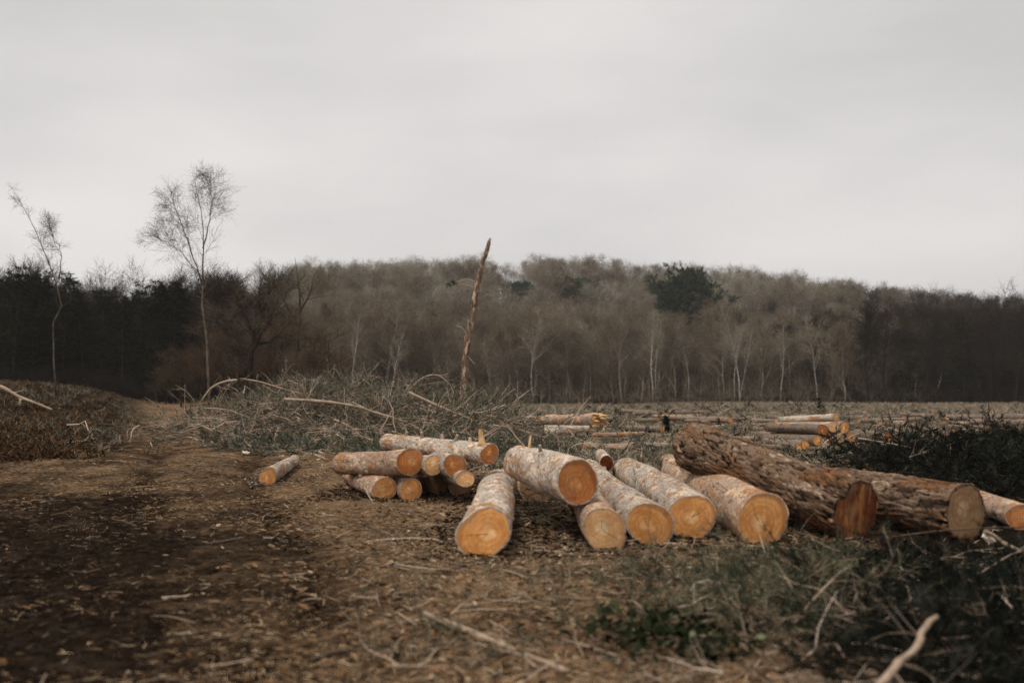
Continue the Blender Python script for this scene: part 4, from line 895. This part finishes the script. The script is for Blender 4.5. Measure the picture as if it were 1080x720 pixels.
stick([(384, 418), (392, 402), (400, 396)], 26.5, .016, .006, 'short forked twig standing up from the heap crest', 'pole', 6, group=GB, seed=10, tl=.3)
stick([(520, 448), (545, 452), (575, 462)], 20.8, .018, .01, 'thin branch lying beyond the propped log', 'pole', 4, group=GB, seed=12, tl=.25)
stick([(315, 478), (330, 480), (346, 486)], 15.6, .022, .016, 'tan stick lying across the chips beside the lone silvery log', 'pole', 1, seed=13, gnd=True)
stick([(396, 571), (430, 569), (460, 570), (484, 581)], 8, .012, .007, 'thin pale curved twig on the soil left of the nearest log', 'pole', 1, seed=14, gnd=True, tl=.1)
stick([(448, 650), (500, 672), (550, 690), (600, 712)], 5, .02, .013, 'long tan stick slanting across the bare near soil', 'pole', 2, seed=15, gnd=True, tl=.15)
stick([(520, 672), (545, 690), (565, 706)], 5, .014, .009, 'shorter tan stick lying close along the long slanting one', 'pole', 0, seed=16, gnd=True)
stick([(325, 700), (352, 691), (385, 685), (412, 682)], 5, .016, .009, 'black rotten stick on the near soil', 'pole_dk', 1, seed=17, gnd=True, tl=.12)
stick([(190, 655), (205, 668), (235, 675), (272, 668)], 5, .011, .006, 'curved brown twig half sunk in the dark mud', 'pole_dk', 1, seed=18, gnd=True, tl=.1)
stick([(172, 633), (196, 630), (222, 619)], 5.8, .010, .006, 'leafy grey-green sprig lying on the dark mud', 'pole', 0, seed=19, gnd=True)
stick([(922, 728, 4.05), (956, 688, 4.3), (988, 650, 4.55)], 5, .02, .012, 'thick pale broken stick in the near dark corner', 'pole', 1, seed=20, tl=.15)
stick([(793, 665, 6.0), (797, 640, 6.3), (785, 620, 6.5), (760, 606, 6.8)], 6, .010, .006, 'pale hooked twig curving through the blue-green sprigs', 'pole', 2, seed=21, tl=.15)
stick([(848, 632, 6.6), (825, 608, 7.2), (806, 585, 7.9), (800, 560, 8.25)], 7, .011, .006, 'long pale twig leaning up across the largest golden face', 'pole', 1, seed=22, tl=.15)
stick([(700, 574), (740, 576), (800, 578), (850, 580)], 7.6, .013, .008, 'thin straight stick lying along the foot of the row', 'pole', 3, seed=23, gnd=True, tl=.15)
stick([(668, 606), (720, 600), (770, 594)], 7, .009, .005, 'fine twig in the sprigs below the golden faces', 'pole', 2, seed=24, gnd=True, tl=.12)
stick([(380, 505, 11.2), (388, 520, 11.0), (394, 532, 10.9)], 11, .010, .006, 'thin twig leaning on the twig crossed ground log', 'pole', 3, seed=25, tl=.12)
stick([(1038, 560, 7.9), (1060, 572, 7.8), (1090, 588, 7.7)], 8, .018, .012, 'stick running out of the frame by the white chip', 'pole', 0, seed=26)
stick([(940, 566, 8.0), (985, 560, 8.1), (1035, 556, 8.2), (1085, 556, 8.3)], 8, .007, .005, 'long thin dark twig stretched before the weathered oval face', 'pole_dk', 1, seed=27, tl=.12)
GD = 'wiry branches in the dark brush heap'
stick([(905, 462), (950, 470), (990, 478), (1025, 492)], 15.2, .014, .006, 'wiry tan branch arching over the dark brush heap', 'pole', 7, group=GD, seed=30, tl=.45)
stick([(985, 505), (1000, 490), (1003, 470), (998, 455)], 14.6, .012, .006, 'wiry upright branch in front of the dark brush heap', 'pole', 7, group=GD, seed=31, tl=.35)
stick([(1040, 505), (1052, 480), (1070, 466)], 14.8, .013, .006, 'wiry branch at the outer end of the dark brush heap', 'pole_dk', 8, group=GD, seed=32, tl=.4)
stick([(940, 500), (955, 482), (980, 476)], 14.2, .012, .006, 'short wiry twig just behind the furrowed log', 'pole', 6, group=GD, seed=33, tl=.3)
stick([(1000, 445), (1040, 452), (1085, 470)], 16.2, .016, .006, 'bent dark branch along the crest of the dark brush heap', 'pole_dk', 8, group=GD, seed=34, tl=.4)
stick([(780, 478), (783, 462), (776, 450)], 17.5, .012, .005, 'thin upright dark sapling between the row and the far stack', 'pole_dk', 2, seed=35, tl=.3)
stick([(0, 407), (20, 418), (55, 432)], 30, .06, .03, 'fallen brown branch on the bracken bank left of the track', 'pole', 3, seed=36, tl=.5)
stick([(560, 470), (572, 462), (590, 452)], 21, .02, .01, 'broken twig sticking up before the grey forked limb', 'pole', 2, seed=37, tl=.2)
stick([(668, 470), (664, 455), (660, 436)], 24, .012, .006, 'thin bare switch standing by the pinkish log', 'pole', 1, seed=38, tl=.25)

# little upright evergreen seedling in the clearing and bushes
def bush(px, py, Yd, h, mat, label, seed, name='evergreen_seedling'):
    g = np.random.default_rng(seed); p = at(px, py, Yd); x, y = p[0], p[1]; a = Acc(); t = Acc(); P, q = trunkline(g, h, .02, 5, (0, 0), .05)
    A = kids(g, P, q, 26, .05, 1, lambda tt, l: h*.32*(1.15 - tt), 1.0, 4, .04, .1); t.tubes(P, q, 5); t.tubes(*A, 3); needles(a, g, A[0], 30, .09*max(1, h), .03, .7, .1)
    e = empty(name, (x, y, gz1(x, y))); link('stem', t.mesh('stem', M['pole_dk']), e); link('needles', a.mesh('needles', M[mat]), e); tag(e, label, 'seedling')
bush(703, 446, 27, .46, 'conifer', 'tiny dark upright fir seedling beside the pinkish log', 1)
bush(865, 432, 50, .9, 'conifer', 'low dark fir bush near the foot of the wood', 2)
bush(545, 436, 40, .5, 'pine_green', 'small green seedling behind the snapped trunk', 3)

# wood chips
cg = np.random.default_rng(90); chips = []
def chip(p, s, label, k):
    g = np.random.default_rng(k); n = 7; a_ = np.sort(g.uniform(0, 6.28, n)); r_ = g.uniform(.6, 1.2, n); top = np.stack([np.cos(a_)*r_, np.sin(a_)*r_*.55, .22 + .12*g.normal(size=n)], -1)*s; bot = top*[1.05, 1.05, 0]
    V = np.concatenate([top, bot]); i = np.arange(n); j = (i + 1) % n
    T = [(0, q, q+1) for q in range(1, n-1)] + [(n, n+q+1, n+q) for q in range(1, n-1)]
    me = mk_mesh('wood_chip', V, T, np.stack([i, i + n, j + n, j], -1), False, None, M['chip']); o = link('wood_chip', me)
    o.location = tuple(p); o.rotation_euler = (g.normal()*.25, g.normal()*.25, g.uniform(0, 6.28)); tag(o, label, 'wood chip', None); return o
for px, py, s_, lab in ((259, 478, .12, 'largest white wood chip on the track left of the lone silvery log'), (300, 470, .09, 'cream chip above the lone silvery log'), (322, 474, .08, 'chip at the head of the tan stick'),
                        (340, 478, .1, 'cream chip between the tan stick and the brash heap'), (415, 449, .13, 'long white chip on the front of the brash heap'), (430, 560, .03, 'small chip on the soil by the curved twig')):
    p = ground_at(px, py); chip(p + [0, 0, .0], s_, lab, int(px))
p = at(1040, 566, 7.9); chip(p, .085, 'pointed white chip caught upright near the weathered oval face', 7).rotation_euler = (1.2, .5, .3)
protos = [chip(ground_at(310 + 9*q, 466 + q), .06, '', 200 + q) for q in range(4)]
allc = list(protos)
for q in range(46):
    px = cg.normal(318, 30) if q < 26 else cg.uniform(220, 700); py = cg.normal(474, 7) if q < 26 else cg.uniform(505, 640)
    o = protos[q % 4].copy(); COL.objects.link(o); p = ground_at(px, py); o.location = tuple(p + [0, 0, .004]); o.rotation_euler = (cg.normal()*.3, cg.normal()*.3, cg.uniform(0, 6.28))
    f = cg.uniform(.5, 1.1) if q < 26 else cg.uniform(.18, .45); o.scale = (f, f, f); allc.append(o)
for q, o in enumerate(allc):
    lone = q >= 30
    tag(o, 'tiny cream wood chip strewn on the bare soil before the logs' if lone else 'small cream wood chip among the sawdust behind the lone silvery log', 'wood chip', 'tiny chips on the bare soil' if lone else 'small chips behind the lone log')

# ------------------------------------------------------------------ light, sky, air
w = bpy.data.worlds.new('World'); sc.world = w; w.use_nodes = True; nt = w.node_tree; bg = nt.nodes['Background']
SUN_EL, SUN_AZ = 62, 215            # from behind the viewer, a little left
sk = nt.nodes.new('ShaderNodeTexSky'); sk.sky_type = 'NISHITA'; sk.sun_disc = False; sk.sun_elevation = R(SUN_EL); sk.sun_rotation = R(SUN_AZ); sk.air_density = 1; sk.dust_density = 4
hs = nt.nodes.new('ShaderNodeHueSaturation'); hs.inputs['Saturation'].default_value = .12; nt.links.new(sk.outputs[0], hs.inputs['Color'])
tc = nt.nodes.new('ShaderNodeTexCoord'); mp = nt.nodes.new('ShaderNodeMapping'); mp.inputs['Scale'].default_value = (1.2, 1.2, 3.6); mp.inputs['Rotation'].default_value = (0, .25, 0); nt.links.new(tc.outputs['Generated'], mp.inputs[0])
cn = nt.nodes.new('ShaderNodeTexNoise'); cn.inputs['Scale'].default_value = 1.7; cn.inputs['Detail'].default_value = 5; cn.inputs['Roughness'].default_value = .45; nt.links.new(mp.outputs[0], cn.inputs['Vector'])
cr = nt.nodes.new('ShaderNodeValToRGB'); e = cr.color_ramp.elements; e[0].position = .3; e[0].color = (.51, .505, .502, 1); e[1].position = .68; e[1].color = (.71, .688, .678, 1); nt.links.new(cn.outputs['Fac'], cr.inputs[0])
ml = nt.nodes.new('ShaderNodeMix'); ml.data_type = 'RGBA'; ml.blend_type = 'MULTIPLY'; ml.inputs[0].default_value = 1; nt.links.new(cr.outputs[0], ml.inputs[6]); ml.inputs[7].default_value = (8.3, 8.22, 8.2, 1)
mx = nt.nodes.new('ShaderNodeMix'); mx.data_type = 'RGBA'; mx.inputs[0].default_value = .88; nt.links.new(hs.outputs[0], mx.inputs[6]); nt.links.new(ml.outputs[2], mx.inputs[7])
nt.links.new(mx.outputs[2], bg.inputs['Color']); bg.inputs['Strength'].default_value = .1
sl = bpy.data.lights.new('sun', 'SUN'); sl.energy = 1.5; sl.angle = R(16); sl.color = (1, .93, .83); so = bpy.data.objects.new('sun', sl); COL.objects.link(so)
az = R(SUN_AZ); dv = Vector((math.sin(az)*math.cos(R(SUN_EL)), math.cos(az)*math.cos(R(SUN_EL)), math.sin(R(SUN_EL)))); so.rotation_euler = dv.to_track_quat('Z', 'Y').to_euler()

def haze():
    x0, x1, y0, y1, z0, z1 = -335, 335, -45, 425, -4, 46
    V = [(x, y, z) for z in (z0, z1) for y in (y0, y1) for x in (x0, x1)]
    me = mk_mesh('haze', V, None, [(0, 2, 3, 1), (4, 5, 7, 6), (0, 1, 5, 4), (2, 6, 7, 3), (0, 4, 6, 2), (1, 3, 7, 5)], False)
    m = bpy.data.materials.new('haze'); m.use_nodes = True; n = m.node_tree.nodes; n.remove(n['Principled BSDF']); pv = n.new('ShaderNodeVolumePrincipled')
    pv.inputs['Color'].default_value = (.95, .95, .95, 1); pv.inputs['Density'].default_value = .00032; pv.inputs['Anisotropy'].default_value = .2
    m.node_tree.links.new(pv.outputs[0], n['Material Output'].inputs['Volume']); me.materials.append(m); tag(link('haze', me), kind='stuff')
haze()

sc.render.engine = 'CYCLES'; sc.cycles.use_denoising = True; sc.cycles.denoiser = 'OPENIMAGEDENOISE'; sc.cycles.denoising_prefilter = 'NONE'; sc.cycles.denoising_input_passes = 'RGB_ALBEDO_NORMAL'
sc.cycles.max_bounces = 6; sc.cycles.diffuse_bounces = 3; sc.cycles.glossy_bounces = 2; sc.cycles.volume_bounces = 1; sc.cycles.transparent_max_bounces = 4
sc.view_settings.view_transform = 'Standard'; sc.view_settings.look = 'None'; sc.view_settings.gamma = 1; sc.view_settings.exposure = .55
